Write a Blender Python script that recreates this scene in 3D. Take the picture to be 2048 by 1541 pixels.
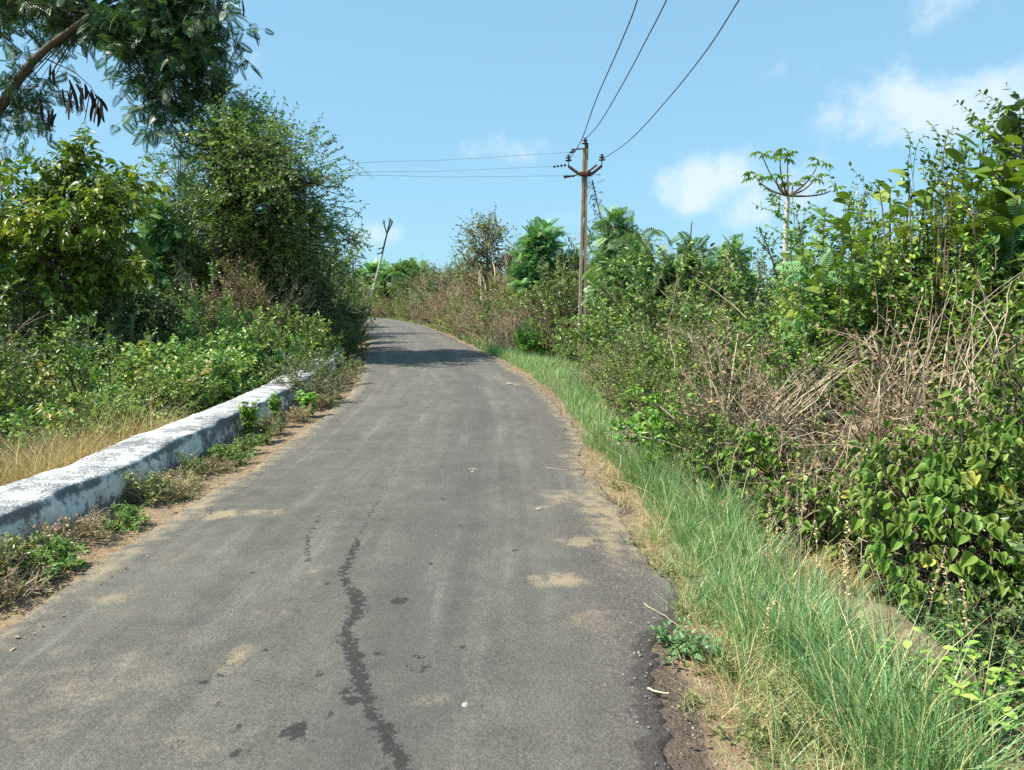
import bpy, math
import numpy as np
from mathutils import Vector, Matrix

for o in list(bpy.data.objects):
    bpy.data.objects.remove(o, do_unlink=True)
S = bpy.context.scene
C = S.collection
R = math.radians

# ------------------------------------------------------------------ camera
CAM_H, FPX, PITCH = 1.7, 1547.0, math.atan(180 / 1547.0)
cd = bpy.data.cameras.new('camera')
cd.sensor_width = 36.0
cd.lens = FPX / 2048 * 36
cd.clip_start, cd.clip_end = 0.05, 5000
cam = bpy.data.objects.new('camera', cd)
C.objects.link(cam)
cam.location = (0, 0, CAM_H)
cam.rotation_euler = (math.pi / 2 - PITCH, 0, 0)
S.camera = cam

# ------------------------------------------------------------------ sky and sun
SUN_EL, SUN_AZ = R(54), math.atan2(-0.95, -0.22)      # azimuth from +Y towards +X
EXPOSURE = 0.82
to_sun = Vector((math.sin(SUN_AZ) * math.cos(SUN_EL), math.cos(SUN_AZ) * math.cos(SUN_EL), math.sin(SUN_EL)))


def ray(u, v):
    a, b = (u - 1024) / FPX, (770.5 - v) / FPX
    c, s = math.cos(PITCH), math.sin(PITCH)
    return np.array([a, c + b * s, -s + b * c])


def P(u, v, y):
    """point seen at photo pixel u, v standing y metres ahead"""
    d = ray(u, v)
    return np.array([0, 0, CAM_H]) + d * (y / d[1])


def G(u, v, z=0.0):
    d = ray(u, v)
    return np.array([0, 0, CAM_H]) + d * ((z - CAM_H) / d[2])


W = bpy.data.worlds.new('World')
S.world = W
W.use_nodes = True
nt = W.node_tree
nt.nodes.clear()


def N(tree, typ, **kw):
    n = tree.nodes.new(typ)
    for k, v in kw.items():
        if k == 'ins':
            for i, x in v.items():
                n.inputs[i].default_value = x
        else:
            setattr(n, k, v)
    return n


def math_n(tree, op, a, b=None, clamp=False):
    n = tree.nodes.new('ShaderNodeMath')
    n.operation = op
    n.use_clamp = clamp
    for i, x in enumerate((a, b)):
        if x is None:
            continue
        if hasattr(x, 'links'):
            tree.links.new(x, n.inputs[i])
        else:
            n.inputs[i].default_value = x
    return n.outputs[0]


def smooth(tree, x, lo, hi, a=0.0, b=1.0):
    n = tree.nodes.new('ShaderNodeMapRange')
    n.interpolation_type = 'SMOOTHSTEP'
    tree.links.new(x, n.inputs[0])
    for i, q in enumerate((lo, hi, a, b)):
        n.inputs[i + 1].default_value = q
    return n.outputs[0]


def mixc(tree, f, a, b, mode='MIX'):
    n = tree.nodes.new('ShaderNodeMix')
    n.data_type = 'RGBA'
    n.blend_type = mode
    for i, x in ((0, f), (6, a), (7, b)):
        if hasattr(x, 'links'):
            tree.links.new(x, n.inputs[i])
        elif isinstance(x, (int, float)):
            n.inputs[i].default_value = x
        else:
            n.inputs[i].default_value = (*x, 1)
    return n.outputs[2]


sky = N(nt, 'ShaderNodeTexSky', sky_type='NISHITA', sun_disc=False)
sky.sun_elevation = SUN_EL
sky.sun_rotation = SUN_AZ
sky.air_density, sky.dust_density, sky.ozone_density, sky.altitude = 1.0, 0.3, 1.5, 0
tc = N(nt, 'ShaderNodeTexCoord')
nz = N(nt, 'ShaderNodeTexNoise', ins={2: 15.0, 3: 9.0, 4: 0.62})
nt.links.new(tc.outputs['Generated'], nz.inputs[0])
nz2 = N(nt, 'ShaderNodeTexNoise', ins={2: 2.3, 3: 4.0, 4: 0.5})
nt.links.new(tc.outputs['Generated'], nz2.inputs[0])
cl = None
for (u, v, ru, rv, amp) in [(1420, 370, 130, 62, 1.0), (1530, 400, 130, 60, .9), (1890, 215, 130, 60, 1.15), (1990, 225, 100, 52, 1.0), (1890, 30, 60, 36, .7),
                            (1003, 303, 75, 30, .75), (745, 470, 60, 28, .6), (1020, 450, 110, 30, .4), (400, 130, 110, 50, .45)]:
    d = ray(u, v)
    d = d / np.linalg.norm(d)
    sub = N(nt, 'ShaderNodeVectorMath', operation='SUBTRACT')
    nt.links.new(tc.outputs['Generated'], sub.inputs[0])
    sub.inputs[1].default_value = d
    mul = N(nt, 'ShaderNodeVectorMath', operation='MULTIPLY')
    nt.links.new(sub.outputs[0], mul.inputs[0])
    mul.inputs[1].default_value = (FPX / ru, FPX / ru, FPX / rv)
    ln = N(nt, 'ShaderNodeVectorMath', operation='LENGTH')
    nt.links.new(mul.outputs[0], ln.inputs[0])
    m = math_n(nt, 'MULTIPLY', smooth(nt, ln.outputs['Value'], 0.0, 2.1, 1, 0), amp)
    cl = m if cl is None else math_n(nt, 'MAXIMUM', cl, m)
wisp = math_n(nt, 'MULTIPLY', smooth(nt, nz2.outputs[0], .56, .80), .5)
cl = math_n(nt, 'MAXIMUM', cl, wisp)
cl = math_n(nt, 'ADD', cl, math_n(nt, 'MULTIPLY', math_n(nt, 'SUBTRACT', nz.outputs[0], .5), 2.2))
cmask = math_n(nt, 'MULTIPLY', smooth(nt, cl, .32, 1.2), .76)
gm = N(nt, 'ShaderNodeGamma', ins={1: 0.28})
nt.links.new(sky.outputs[0], gm.inputs[0])
SKY_STR = 0.128
tint = mixc(nt, 1.0, gm.outputs[0], (1.22, 2.08, 2.62), 'MULTIPLY')
skyc = mixc(nt, cmask, tint, (4.0, 4.55, 4.85))
bg = N(nt, 'ShaderNodeBackground', ins={1: SKY_STR})
nt.links.new(skyc, bg.inputs[0])
wo = N(nt, 'ShaderNodeOutputWorld')
nt.links.new(bg.outputs[0], wo.inputs[0])

sd = bpy.data.lights.new('sun', 'SUN')
sd.energy, sd.angle, sd.color = 5.0, R(0.53), (1.0, 0.95, 0.86)
sun = bpy.data.objects.new('sun', sd)
C.objects.link(sun)
sun.rotation_euler = (-to_sun).to_track_quat('-Z', 'Y').to_euler()
sun.location = (-10, 0, 20)

vs = S.view_settings
vs.view_transform, vs.look, vs.exposure, vs.gamma = 'Standard', 'None', EXPOSURE, 1.0
S.render.engine = 'CYCLES'
S.cycles.max_bounces, S.cycles.diffuse_bounces, S.cycles.glossy_bounces = 5, 3, 1
S.cycles.transmission_bounces, S.cycles.transparent_max_bounces = 4, 4
S.cycles.use_denoising = False
S.cycles.sample_clamp_indirect = 4.0

# ------------------------------------------------------------------ mesh helpers
LEAF2 = (np.array([(0, 0, 0), (-.24, .42, .07), (0, 1, -.05), (.24, .42, .07)]), np.array([(0, 1, 2), (0, 2, 3)]))
LEAFLONG = (np.array([(0, 0, 0), (-.13, .4, .05), (0, 1, -.18), (.13, .4, .05), (0, .45, 0)]), np.array([(0, 1, 4), (1, 2, 4), (4, 2, 3), (0, 4, 3)]))
LEAF4 = (np.array([(0, 0, 0), (-.26, .26, .06), (-.22, .62, .05), (0, 1, -.08), (.22, .62, .05), (.26, .26, .06)]),
         np.array([(0, 1, 2), (0, 2, 3), (0, 3, 4), (0, 4, 5)]))


def heart(k=1.0):
    o = [(0, .06), (-.10, -.04), (-.27, -.03), (-.40, .12), (-.41, .32), (-.30, .56), (-.14, .80), (0, 1.02)]
    v, mid = [], [(0, .06, 0), (0, .35, -.03), (0, .65, -.04), (0, 1.02, -.10)]
    v += mid
    L = [(x, y, .05 * abs(x) / .4 + .10 * (x / .41) ** 2 - .10 * max(y - .4, 0)) for x, y in o[1:-1]]
    v += L + [(-x, y, z) for x, y, z in L]
    f = []
    for s, b in ((0, 4), (1, 10)):
        f += [(0, b, b + 1), (0, b + 1, b + 2), (0, b + 2, 1), (1, b + 2, b + 3), (1, b + 3, 2), (2, b + 3, b + 4), (2, b + 4, b + 5), (2, b + 5, 3)]
    return np.array(v) * np.array([k, 1, 1]), np.array(f)


def ellip_leaf(w=.5, curl=.3, n=6):
    v, f = [], []
    for i in range(n + 1):
        t = i / n
        ww = w * .5 * (math.sin(math.pi * min(1, t * .93 + .035)) ** .8) if 0 < i < n else 0.0
        z = -curl * (t ** 2)
        v += [(-ww, t, z + .3 * ww), (0, t, z), (ww, t, z + .3 * ww)]
    for i in range(n):
        a, b = i * 3, i * 3 + 3
        f += [(a, a + 1, b + 1), (a, b + 1, b), (a + 1, a + 2, b + 2), (a + 1, b + 2, b + 1)]
    return np.array(v), np.array(f)


def frond(n=8, pl=.42, pw=.06, droop=.25, ang=62, taper=True):
    v, f = [], []
    def quad(b, d, w, dz):
        i = len(v)
        d = np.array(d, float)
        L = np.linalg.norm(d)
        s = np.array([d[1], -d[0], 0]) / L * w * .5
        b = np.array(b)
        v.extend([b, b + d * .5 + s + [0, 0, dz * .3], b + d + [0, 0, dz], b + d * .5 - s + [0, 0, dz * .3]])
        f.extend([(i, i + 1, i + 2), (i, i + 2, i + 3)])
    zz = lambda t: -droop * t * t
    for k in range(3):
        t0, t1 = k / 3, (k + 1) / 3
        i = len(v)
        w = .010
        v.extend([(-w, t0, zz(t0)), (w, t0, zz(t0)), (w, t1, zz(t1)), (-w, t1, zz(t1))])
        f.extend([(i, i + 1, i + 2), (i, i + 2, i + 3)])
    for k in range(n):
        t = .16 + .84 * (k + .5) / n
        l = pl * (math.sin(math.pi * (.22 + .66 * t)) if taper else 1)
        a = R(ang - 22 * t)
        for sg in (-1, 1):
            quad((0, t, zz(t)), (sg * l * math.sin(a), l * math.cos(a), 0), pw, -.22 * l - droop * .3 * l)
    return np.array(v, float), np.array(f)


def unit(a):
    return a / np.maximum(np.linalg.norm(a, axis=-1, keepdims=True), 1e-9)


class Acc:
    def __init__(s):
        s.v, s.f, s.a, s.n = [], [], [], 0

    def add(s, v, f, a):
        s.v.append(v); s.f.append(f + s.n); s.a.append(np.broadcast_to(a, (len(v),)).astype(np.float32)); s.n += len(v)

    def leaves(s, tmpl, pos, d, nrm, size, var):
        """tmpl copied at every pos, y axis along d, z near nrm"""
        if len(pos) == 0:
            return
        tv, tf = tmpl
        d = unit(d)
        side = unit(np.cross(d, nrm))
        nn = np.cross(side, d)
        k = len(tv)
        v = pos[:, None, :] + size[:, None, None] * (tv[None, :, 0:1] * side[:, None] + tv[None, :, 1:2] * d[:, None] + tv[None, :, 2:3] * nn[:, None])
        f = tf[None] + (np.arange(len(pos)) * k)[:, None, None]
        s.add(v.reshape(-1, 3), f.reshape(-1, 3), np.repeat(var, k))

    def tubes(s, pts, rad, sides=3, var=0.5):
        """pts M,k,3  rad M,k"""
        M, k, _ = pts.shape
        if M == 0:
            return
        tan = unit(np.gradient(pts, axis=1))
        ref = np.where(np.abs(tan[..., 2:3]) < .9, np.array([0, 0, 1.]), np.array([1., 0, 0]))
        a = unit(np.cross(tan, ref))
        b = np.cross(tan, a)
        th = np.arange(sides) / sides * 2 * np.pi
        ring = pts[:, :, None] + rad[:, :, None, None] * (np.cos(th)[None, None, :, None] * a[:, :, None] + np.sin(th)[None, None, :, None] * b[:, :, None])
        v = ring.reshape(-1, 3)
        i, j = np.meshgrid(np.arange(k - 1), np.arange(sides), indexing='ij')
        q0 = i * sides + j; q1 = i * sides + (j + 1) % sides
        q = np.stack([np.stack([q0, q1, q1 + sides], -1), np.stack([q0, q1 + sides, q0 + sides], -1)], 2).reshape(-1, 3)
        f = (q[None] + (np.arange(M) * k * sides)[:, None, None]).reshape(-1, 3)
        var = np.broadcast_to(var, (M,))
        s.add(v, f, np.repeat(var, k * sides))

    def blades(s, pos, h, w, lean, face, var, k=3):
        """grass blades: pos N,3; lean N,3 horizontal offset of the tip; face N,3 width direction"""
        n = len(pos)
        vs_, t = [], np.linspace(0, 1, k + 1)
        for x in t[:-1]:
            c = pos + lean * (x ** 1.8)[..., None] + np.stack([0 * h, 0 * h, h * (x - .18 * x * x)], -1)
            ww = (w * (1 - x * .75) * .5)[:, None] * face
            vs_ += [c - ww, c + ww]
        vs_.append(pos + lean + np.stack([0 * h, 0 * h, h * .82], -1))
        v = np.stack(vs_, 1)
        f = []
        for i in range(k - 1):
            a = 2 * i
            f += [(a, a + 1, a + 3), (a, a + 3, a + 2)]
        f.append((2 * k - 2, 2 * k - 1, 2 * k))
        m = 2 * k + 1
        f = np.array(f)[None] + (np.arange(n) * m)[:, None, None]
        s.add(v.reshape(-1, 3), f.reshape(-1, 3), np.repeat(var, m))

    def mesh(s, name, mat, smooth=False):
        me = bpy.data.meshes.new(name)
        v = np.concatenate(s.v).astype(np.float32); f = np.concatenate(s.f).astype(np.int32); a = np.concatenate(s.a)
        me.vertices.add(len(v)); me.vertices.foreach_set('co', v.ravel())
        me.loops.add(f.size); me.loops.foreach_set('vertex_index', f.ravel())
        me.polygons.add(len(f))
        me.polygons.foreach_set('loop_start', np.arange(0, f.size, 3, dtype=np.int32))
        at = me.attributes.new('var', 'FLOAT', 'POINT')
        at.data.foreach_set('value', a)
        me.update(calc_edges=True)
        me.polygons.foreach_set('use_smooth', np.full(len(f), smooth))
        me.materials.append(mat)
        return me


def link(name, data, parent=None, loc=None, kind=None):
    o = bpy.data.objects.new(name, data)
    C.objects.link(o)
    if parent is not None:
        o.parent = parent
    if loc is not None:
        o.location = loc
    if kind:
        o['kind'] = kind
    return o


def tag(o, label, cat, group=None):
    o['label'], o['category'] = label, cat
    if group:
        o['group'] = group
    return o


def thing(name, label, cat, loc=(0, 0, 0), group=None, rz=0.0, sc=1.0):
    o = link(name, None, None, loc)
    o.empty_display_size = .2
    o.rotation_euler = (0, 0, rz)
    o.scale = (sc, sc, sc) if isinstance(sc, (int, float)) else sc
    return tag(o, label, cat, group)


def clone(root, loc, rz=0.0, sc=1.0, label=None, group=None):
    r = root.copy(); C.objects.link(r)
    r.location = loc; r.rotation_euler = (0, 0, rz)
    r.scale = (sc, sc, sc) if isinstance(sc, (int, float)) else sc
    if label: r['label'] = label
    if group: r['group'] = group
    for ch in list(root.children):
        c = ch.copy(); C.objects.link(c); c.parent = r
        for g in list(ch.children):
            d = g.copy(); C.objects.link(d); d.parent = c
    return r


# ------------------------------------------------------------------ materials
def new_mat(name):
    m = bpy.data.materials.new(name)
    m.use_nodes = True
    t = m.node_tree
    b = t.nodes['Principled BSDF']
    return m, t, b


def ramp(t, fac, stops):
    r = t.nodes.new('ShaderNodeValToRGB')
    while len(r.color_ramp.elements) < len(stops):
        r.color_ramp.elements.new(.5)
    for e, (p, c) in zip(r.color_ramp.elements, stops):
        e.position = p; e.color = (*c, 1)
    t.links.new(fac, r.inputs[0])
    return r.outputs[0]


LEAF_GAIN = 1.34


def leaf_mat(name, stops, transl=.35, rough=.42, spec=.5):
    m, t, b = new_mat(name)
    a = N(t, 'ShaderNodeAttribute', attribute_name='var')
    col = ramp(t, a.outputs['Fac'], [(p, tuple(min(.75, c * LEAF_GAIN) for c in q)) for p, q in stops])
    oi = N(t, 'ShaderNodeObjectInfo')
    hv = N(t, 'ShaderNodeHueSaturation', ins={1: 1.0, 3: 1.0})
    t.links.new(math_n(t, 'ADD', math_n(t, 'MULTIPLY', oi.outputs['Random'], .03), .485), hv.inputs[0])
    t.links.new(math_n(t, 'ADD', math_n(t, 'MULTIPLY', oi.outputs['Random'], .35), .82), hv.inputs[2])
    t.links.new(col, hv.inputs[4])
    t.links.new(hv.outputs[0], b.inputs['Base Color'])
    b.inputs['Roughness'].default_value = rough
    b.inputs['Specular IOR Level'].default_value = spec
    tr = N(t, 'ShaderNodeBsdfTranslucent')
    tcx = mixc(t, 1.0, hv.outputs[0], (1.1, 1.3, .5), 'MULTIPLY')
    t.links.new(tcx, tr.inputs[0])
    mx = N(t, 'ShaderNodeMixShader', ins={0: transl * .66})
    t.links.new(b.outputs[0], mx.inputs[1]); t.links.new(tr.outputs[0], mx.inputs[2])
    t.links.new(mx.outputs[0], t.nodes['Material Output'].inputs[0])
    return m


def wood_mat(name, stops, scale=18, bump=.4, rough=.85):
    m, t, b = new_mat(name)
    a = N(t, 'ShaderNodeAttribute', attribute_name='var')
    tcx = N(t, 'ShaderNodeTexCoord')
    n = N(t, 'ShaderNodeTexNoise', ins={2: scale, 3: 5.0, 4: .65})
    t.links.new(tcx.outputs['Object'], n.inputs[0])
    f = math_n(t, 'ADD', math_n(t, 'MULTIPLY', n.outputs[0], .7), math_n(t, 'SUBTRACT', math_n(t, 'MULTIPLY', a.outputs['Fac'], .6), .15))
    t.links.new(ramp(t, f, stops), b.inputs['Base Color'])
    b.inputs['Roughness'].default_value = rough
    b.inputs['Specular IOR Level'].default_value = .2
    bp = N(t, 'ShaderNodeBump', ins={0: bump, 1: .02})
    t.links.new(n.outputs[0], bp.inputs['Height'])
    t.links.new(bp.outputs[0], b.inputs['Normal'])
    return m


ML = {
    'scrub': leaf_mat('scrub_leaf', [(0, (.042, .082, .02)), (.35, (.095, .165, .036)), (.75, (.19, .275, .062)), (.93, (.32, .36, .095)), (1, (.36, .28, .11))], .36),
    'olive': leaf_mat('olive_leaf', [(0, (.06, .075, .025)), (.4, (.13, .155, .05)), (.75, (.22, .24, .085)), (1, (.27, .19, .10))]),
    'bright': leaf_mat('bright_leaf', [(0, (.05, .11, .015)), (.4, (.12, .24, .03)), (.8, (.23, .37, .06)), (1, (.34, .42, .09))], .38),
    'feather': leaf_mat('feathery_leaf', [(0, (.065, .13, .055)), (.5, (.14, .245, .095)), (1, (.24, .34, .14))], .42),
    'podtree': leaf_mat('pod_tree_leaf', [(0, (.022, .05, .022)), (.5, (.05, .095, .038)), (1, (.10, .16, .05))], .26),
    'yellow': leaf_mat('yellow_green_leaf', [(0, (.035, .08, .014)), (.4, (.085, .165, .022)), (.8, (.20, .285, .032)), (1, (.36, .38, .05))], .38, .4),
    'thorn': leaf_mat('thorn_tree_leaf', [(0, (.07, .12, .038)), (.5, (.155, .24, .065)), (.9, (.28, .36, .10)), (1, (.36, .33, .12))], .48),
    'heart': leaf_mat('heart_leaf', [(0, (.055, .11, .02)), (.45, (.125, .21, .036)), (.85, (.21, .31, .06)), (1, (.40, .36, .08))], .36, .42),
    'big': leaf_mat('large_leaf', [(0, (.05, .095, .018)), (.5, (.115, .175, .028)), (.85, (.20, .245, .04)), (1, (.30, .20, .06))], .36, .42, .4),
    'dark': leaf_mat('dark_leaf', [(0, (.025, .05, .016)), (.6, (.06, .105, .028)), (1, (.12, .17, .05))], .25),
    'brown': leaf_mat('dead_leaf', [(0, (.085, .055, .035)), (.5, (.20, .14, .085)), (.85, (.33, .25, .15)), (1, (.22, .25, .09))], .2, .8, .1),
    'grass': leaf_mat('grass_blade', [(0, (.050, .11, .045)), (.45, (.115, .215, .085)), (.8, (.21, .30, .12)), (.9, (.40, .36, .17)), (1, (.50, .41, .23))], .36),
    'dry': leaf_mat('dry_grass_blade', [(0, (.17, .11, .055)), (.5, (.36, .26, .13)), (.85, (.53, .41, .22)), (1, (.22, .26, .08))], .25, .8, .1),
    'pale': leaf_mat('palmate_leaf', [(0, (.08, .15, .04)), (.6, (.16, .25, .07)), (1, (.24, .33, .09))], .42),
}
MW = {
    'twig': wood_mat('twig_bark', [(0, (.06, .042, .03)), (.5, (.17, .125, .085)), (1, (.36, .28, .19))]),
    'cane': wood_mat('dry_cane', [(0, (.13, .095, .062)), (.45, (.32, .25, .165)), (.8, (.56, .46, .31)), (1, (.70, .60, .43))]),
    'trunk': wood_mat('brown_bark', [(0, (.035, .026, .02)), (.5, (.11, .08, .056)), (1, (.29, .22, .15))], 14, .8),
    'pale': wood_mat('pale_bark', [(0, (.22, .19, .15)), (.5, (.48, .43, .34)), (1, (.68, .63, .52))], 12),
    'pod': wood_mat('pod_brown', [(0, (.018, .013, .013)), (.5, (.05, .032, .028)), (1, (.13, .07, .045))]),
}

# ------------------------------------------------------------------ road line
ctrl = np.array([(-.85, -14), (-.86, -6), (-.88, 0), (-.86, 4), (-.84, 7), (-.88, 10), (-1.12, 14), (-1.72, 18.5), (-2.55, 23), (-4.7, 34.5), (-8.3, 49), (-13.2, 60), (-23, 71), (-42, 82), (-80, 92)], float)


def catmull(p, n=24):
    out = []
    q = np.vstack([2 * p[0] - p[1], p, 2 * p[-1] - p[-2]])
    t = np.linspace(0, 1, n, endpoint=False)[:, None]
    for i in range(1, len(q) - 2):
        a, b, c, d = q[i - 1:i + 3]
        out.append(.5 * (2 * b + (c - a) * t + (2 * a - 5 * b + 4 * c - d) * t * t + (3 * b - a - 3 * c + d) * t ** 3))
    return np.vstack(out + [p[-1:]])


LINE = catmull(ctrl)
SEG = np.diff(LINE, axis=0)
SEGL = np.linalg.norm(SEG, axis=1)
LON = np.concatenate([[0], np.cumsum(SEGL)])
LON -= np.interp(0, LINE[:, 1], LON)                      # lon 0 beside the camera
TAN = unit(np.gradient(LINE, axis=0))
NRM = np.stack([TAN[:, 1], -TAN[:, 0]], 1)                # to the right


def at_road(lon, s, z=0.0):
    lon, s = np.broadcast_arrays(np.asarray(lon, float), np.asarray(s, float))
    x = np.interp(lon, LON, LINE[:, 0]); y = np.interp(lon, LON, LINE[:, 1])
    nx = np.interp(lon, LON, NRM[:, 0]); ny = np.interp(lon, LON, NRM[:, 1])
    return np.stack([x + nx * s, y + ny * s, np.broadcast_to(z, lon.shape)], -1)


def road_coords(p):
    """signed lateral offset and distance along for points n,2"""
    p = np.asarray(p, float)
    best = np.full(len(p), 1e9); s = np.zeros(len(p)); l = np.zeros(len(p))
    for i in range(0, len(SEG), 2):
        j = min(i + 2, len(LINE) - 1)
        a, d = LINE[i], LINE[j] - LINE[i]
        L = np.linalg.norm(d)
        if L < 1e-6: continue
        t = np.clip(((p - a) @ d) / L ** 2, 0, 1)
        r = p - a - t[:, None] * d
        dd = (r ** 2).sum(1)
        k = dd < best
        best[k] = dd[k]
        s[k] = (np.sqrt(dd) * np.sign(r[:, 0] * d[1] - r[:, 1] * d[0]))[k]
        l[k] = (LON[i] + t * (LON[j] - LON[i]))[k]
    return s, l


rg0 = np.random.default_rng(5)
_k = rg0.normal(size=(28, 2)) * np.geomspace(.25, 9, 28)[:, None]
_ph = rg0.uniform(0, 6.28, 28)
_am = 1 / np.geomspace(1, 14, 28)


def nois(x, y):
    q = np.zeros_like(x, dtype=float)
    for k, ph, a in zip(_k, _ph, _am):
        q += a * np.sin(k[0] * x + k[1] * y + ph)
    return q * .28


def sstep(x, a, b):
    t = np.clip((x - a) / (b - a), 0, 1)
    return t * t * (3 - 2 * t)


MOUND = P(1800, 1330, 3.75)


def height(x, y, s):
    near = 1 - sstep(y, 13, 24)
    r = -.035 * sstep(s, 1.5, 2.0) - (.62 * near + .12) * sstep(s, 2.75, 3.9) + (.45 * near + .1) * sstep(s, 4.8, 8)
    l = -.03 * sstep(-s, 1.5, 1.9) - (.85 * near + .15) * sstep(-s, 3.0, 5.2)
    z = np.where(s > 0, r, l)
    amp = .02 + .10 * sstep(np.abs(s), 2.2, 3.4)
    z = z + .05 * nois(x * 6, y * 6) * sstep(s, 2.3, 2.8)
    z = z + amp * nois(x * 1.3, y * 1.3) * sstep(np.abs(s), 1.6, 2.0)
    z = z - .004 - .06 * (1 - sstep(np.abs(s), 1.36, 1.5))
    g = np.exp(-(((x - MOUND[0] - .05 * nois(y * 5, x)) / .24) ** 2 + ((y - MOUND[1]) / .44) ** 2) ** 1.3)
    return z + g * (.20 + .16 * nois(x * 8, y * 8))


def gz(x, y):
    x, y = np.atleast_1d(np.asarray(x, float)), np.atleast_1d(np.asarray(y, float))
    s, _ = road_coords(np.stack([x, y], 1))
    return height(x, y, s)


# ------------------------------------------------------------------ ground
def graded(lo, hi, fa, fb, st, grow=1.13):
    m = list(np.arange(fa, fb + 1e-6, st))
    d = st
    while m[-1] < hi:
        d *= grow; m.append(m[-1] + d)
    d = st
    b = []
    x = fa
    while x > lo:
        d *= grow; x -= d; b.append(x)
    return np.array(b[::-1] + m)


def grid_mesh(name, X, Y, Z, attrs, mat, smooth=True):
    ny, nx = X.shape
    v = np.stack([X, Y, Z], -1).reshape(-1, 3).astype(np.float32)
    i, j = np.meshgrid(np.arange(ny - 1), np.arange(nx - 1), indexing='ij')
    a = (i * nx + j).ravel()
    f = np.stack([a, a + 1, a + nx + 1, a + nx], 1).astype(np.int32)
    me = bpy.data.meshes.new(name)
    me.vertices.add(len(v)); me.vertices.foreach_set('co', v.ravel())
    me.loops.add(f.size); me.loops.foreach_set('vertex_index', f.ravel())
    me.polygons.add(len(f)); me.polygons.foreach_set('loop_start', np.arange(0, f.size, 4, dtype=np.int32))
    for k, q in attrs.items():
        me.attributes.new(k, 'FLOAT', 'POINT').data.foreach_set('value', np.ascontiguousarray(q, dtype=np.float32).ravel())
    me.update(calc_edges=True)
    me.polygons.foreach_set('use_smooth', np.full(len(f), smooth))
    me.materials.append(mat)
    return me


def attr(t, name):
    return N(t, 'ShaderNodeAttribute', attribute_name=name).outputs['Fac']


def noise(t, scale, detail=4.0, rough=.55, vec=None, dist=0.0):
    n = N(t, 'ShaderNodeTexNoise', ins={2: scale, 3: detail, 4: rough})
    n.inputs['Distortion'].default_value = dist
    if vec is None:
        vec = N(t, 'ShaderNodeTexCoord').outputs['Object']
    t.links.new(vec, n.inputs[0])
    return n.outputs[0]


def ground_material():
    m, t, b = new_mat('dirt')
    n1, n2, n3 = noise(t, 1.1, 5), noise(t, 14, 5, .6), noise(t, 90, 3, .6)
    soil = ramp(t, n2, [(.25, (.085, .06, .035)), (.5, (.17, .12, .07)), (.75, (.27, .20, .12))])
    sand = ramp(t, math_n(t, 'ADD', math_n(t, 'MULTIPLY', n2, .6), math_n(t, 'MULTIPLY', n3, .4)), [(.3, (.15, .105, .065)), (.5, (.27, .195, .12)), (.68, (.42, .325, .215))])
    f = math_n(t, 'ADD', attr(t, 'sand'), math_n(t, 'MULTIPLY', math_n(t, 'SUBTRACT', n2, .5), .9))
    f = smooth(t, f, .35, .65)
    col = mixc(t, f, soil, sand)
    ck = smooth(t, math_n(t, 'ADD', attr(t, 'crumb_shade'), math_n(t, 'MULTIPLY', math_n(t, 'SUBTRACT', n2, .5), 1.2)), .35, .65)
    col = mixc(t, math_n(t, 'MULTIPLY', ck, .85), col, ramp(t, n3, [(.35, (.035, .028, .025)), (.65, (.12, .095, .08))]))
    cover = ramp(t, n2, [(.3, (.07, .085, .03)), (.55, (.13, .14, .055)), (.75, (.24, .21, .10))])
    col = mixc(t, attr(t, 'cover'), col, cover)
    vor = N(t, 'ShaderNodeTexVoronoi', ins={2: 46.0})
    t.links.new(N(t, 'ShaderNodeTexCoord').outputs['Object'], vor.inputs[0])
    sp = smooth(t, vor.outputs['Distance'], .10, .28, 1, 0)
    col = mixc(t, math_n(t, 'MULTIPLY', sp, .55), col, vor.outputs['Color'], 'OVERLAY')
    t.links.new(col, b.inputs['Base Color'])
    b.inputs['Roughness'].default_value = .95
    b.inputs['Specular IOR Level'].default_value = .1
    bp = N(t, 'ShaderNodeBump', ins={0: .8, 1: .02})
    t.links.new(math_n(t, 'ADD', n3, math_n(t, 'ADD', n2, math_n(t, 'MULTIPLY', sp, .6))), bp.inputs['Height'])
    t.links.new(bp.outputs[0], b.inputs['Normal'])
    return m


xs = graded(-1500, 1500, -6, 6, .075)
ys = graded(-200, 2600, 1.5, 16, .09, 1.10)
X, Y = np.meshgrid(xs, ys)
s_, l_ = road_coords(np.stack([X.ravel(), Y.ravel()], 1))
Z = height(X.ravel(), Y.ravel(), s_).reshape(X.shape)
ss = s_.reshape(X.shape)
sand = np.where(ss > 0, 1 - sstep(ss, 2.0, 2.6), 1 - sstep(-ss, 2.2, 2.7))
sand = np.maximum(sand, 1.0 * np.exp(-(((X - MOUND[0] - .02) / .36) ** 2 + ((Y - MOUND[1]) / .55) ** 2)))
sand = np.maximum(sand, .75 * np.exp(-(((X - G(1640, 1120, -.4)[0]) / .5) ** 2 + ((Y - G(1640, 1120, -.4)[1]) / .5) ** 2)))
DK = [(1330, 1400, 75, 130), (1350, 1500, 80, 80), (1300, 1250, 60, 50), (40, 1175, 70, 22), (1230, 1010, 40, 20)]  # dark asphalt crumbs; the patch by the wall is tree shade painted in
crumb_shade = np.zeros(X.shape)
for u, v, ru, rv in DK:
    c_ = G(u, v); rx = abs(G(u + ru, v)[0] - c_[0]); ry = abs(G(u, v - rv)[1] - c_[1])
    crumb_shade = np.maximum(crumb_shade, np.exp(-(((X - c_[0]) / rx) ** 2 + ((Y - c_[1]) / ry) ** 2)))
g = link('ground', grid_mesh('ground', X, Y, Z, {'sand': sand, 'cover': sstep(np.abs(ss), 6, 11), 'crumb_shade': crumb_shade}, ground_material()), kind='structure')

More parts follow.
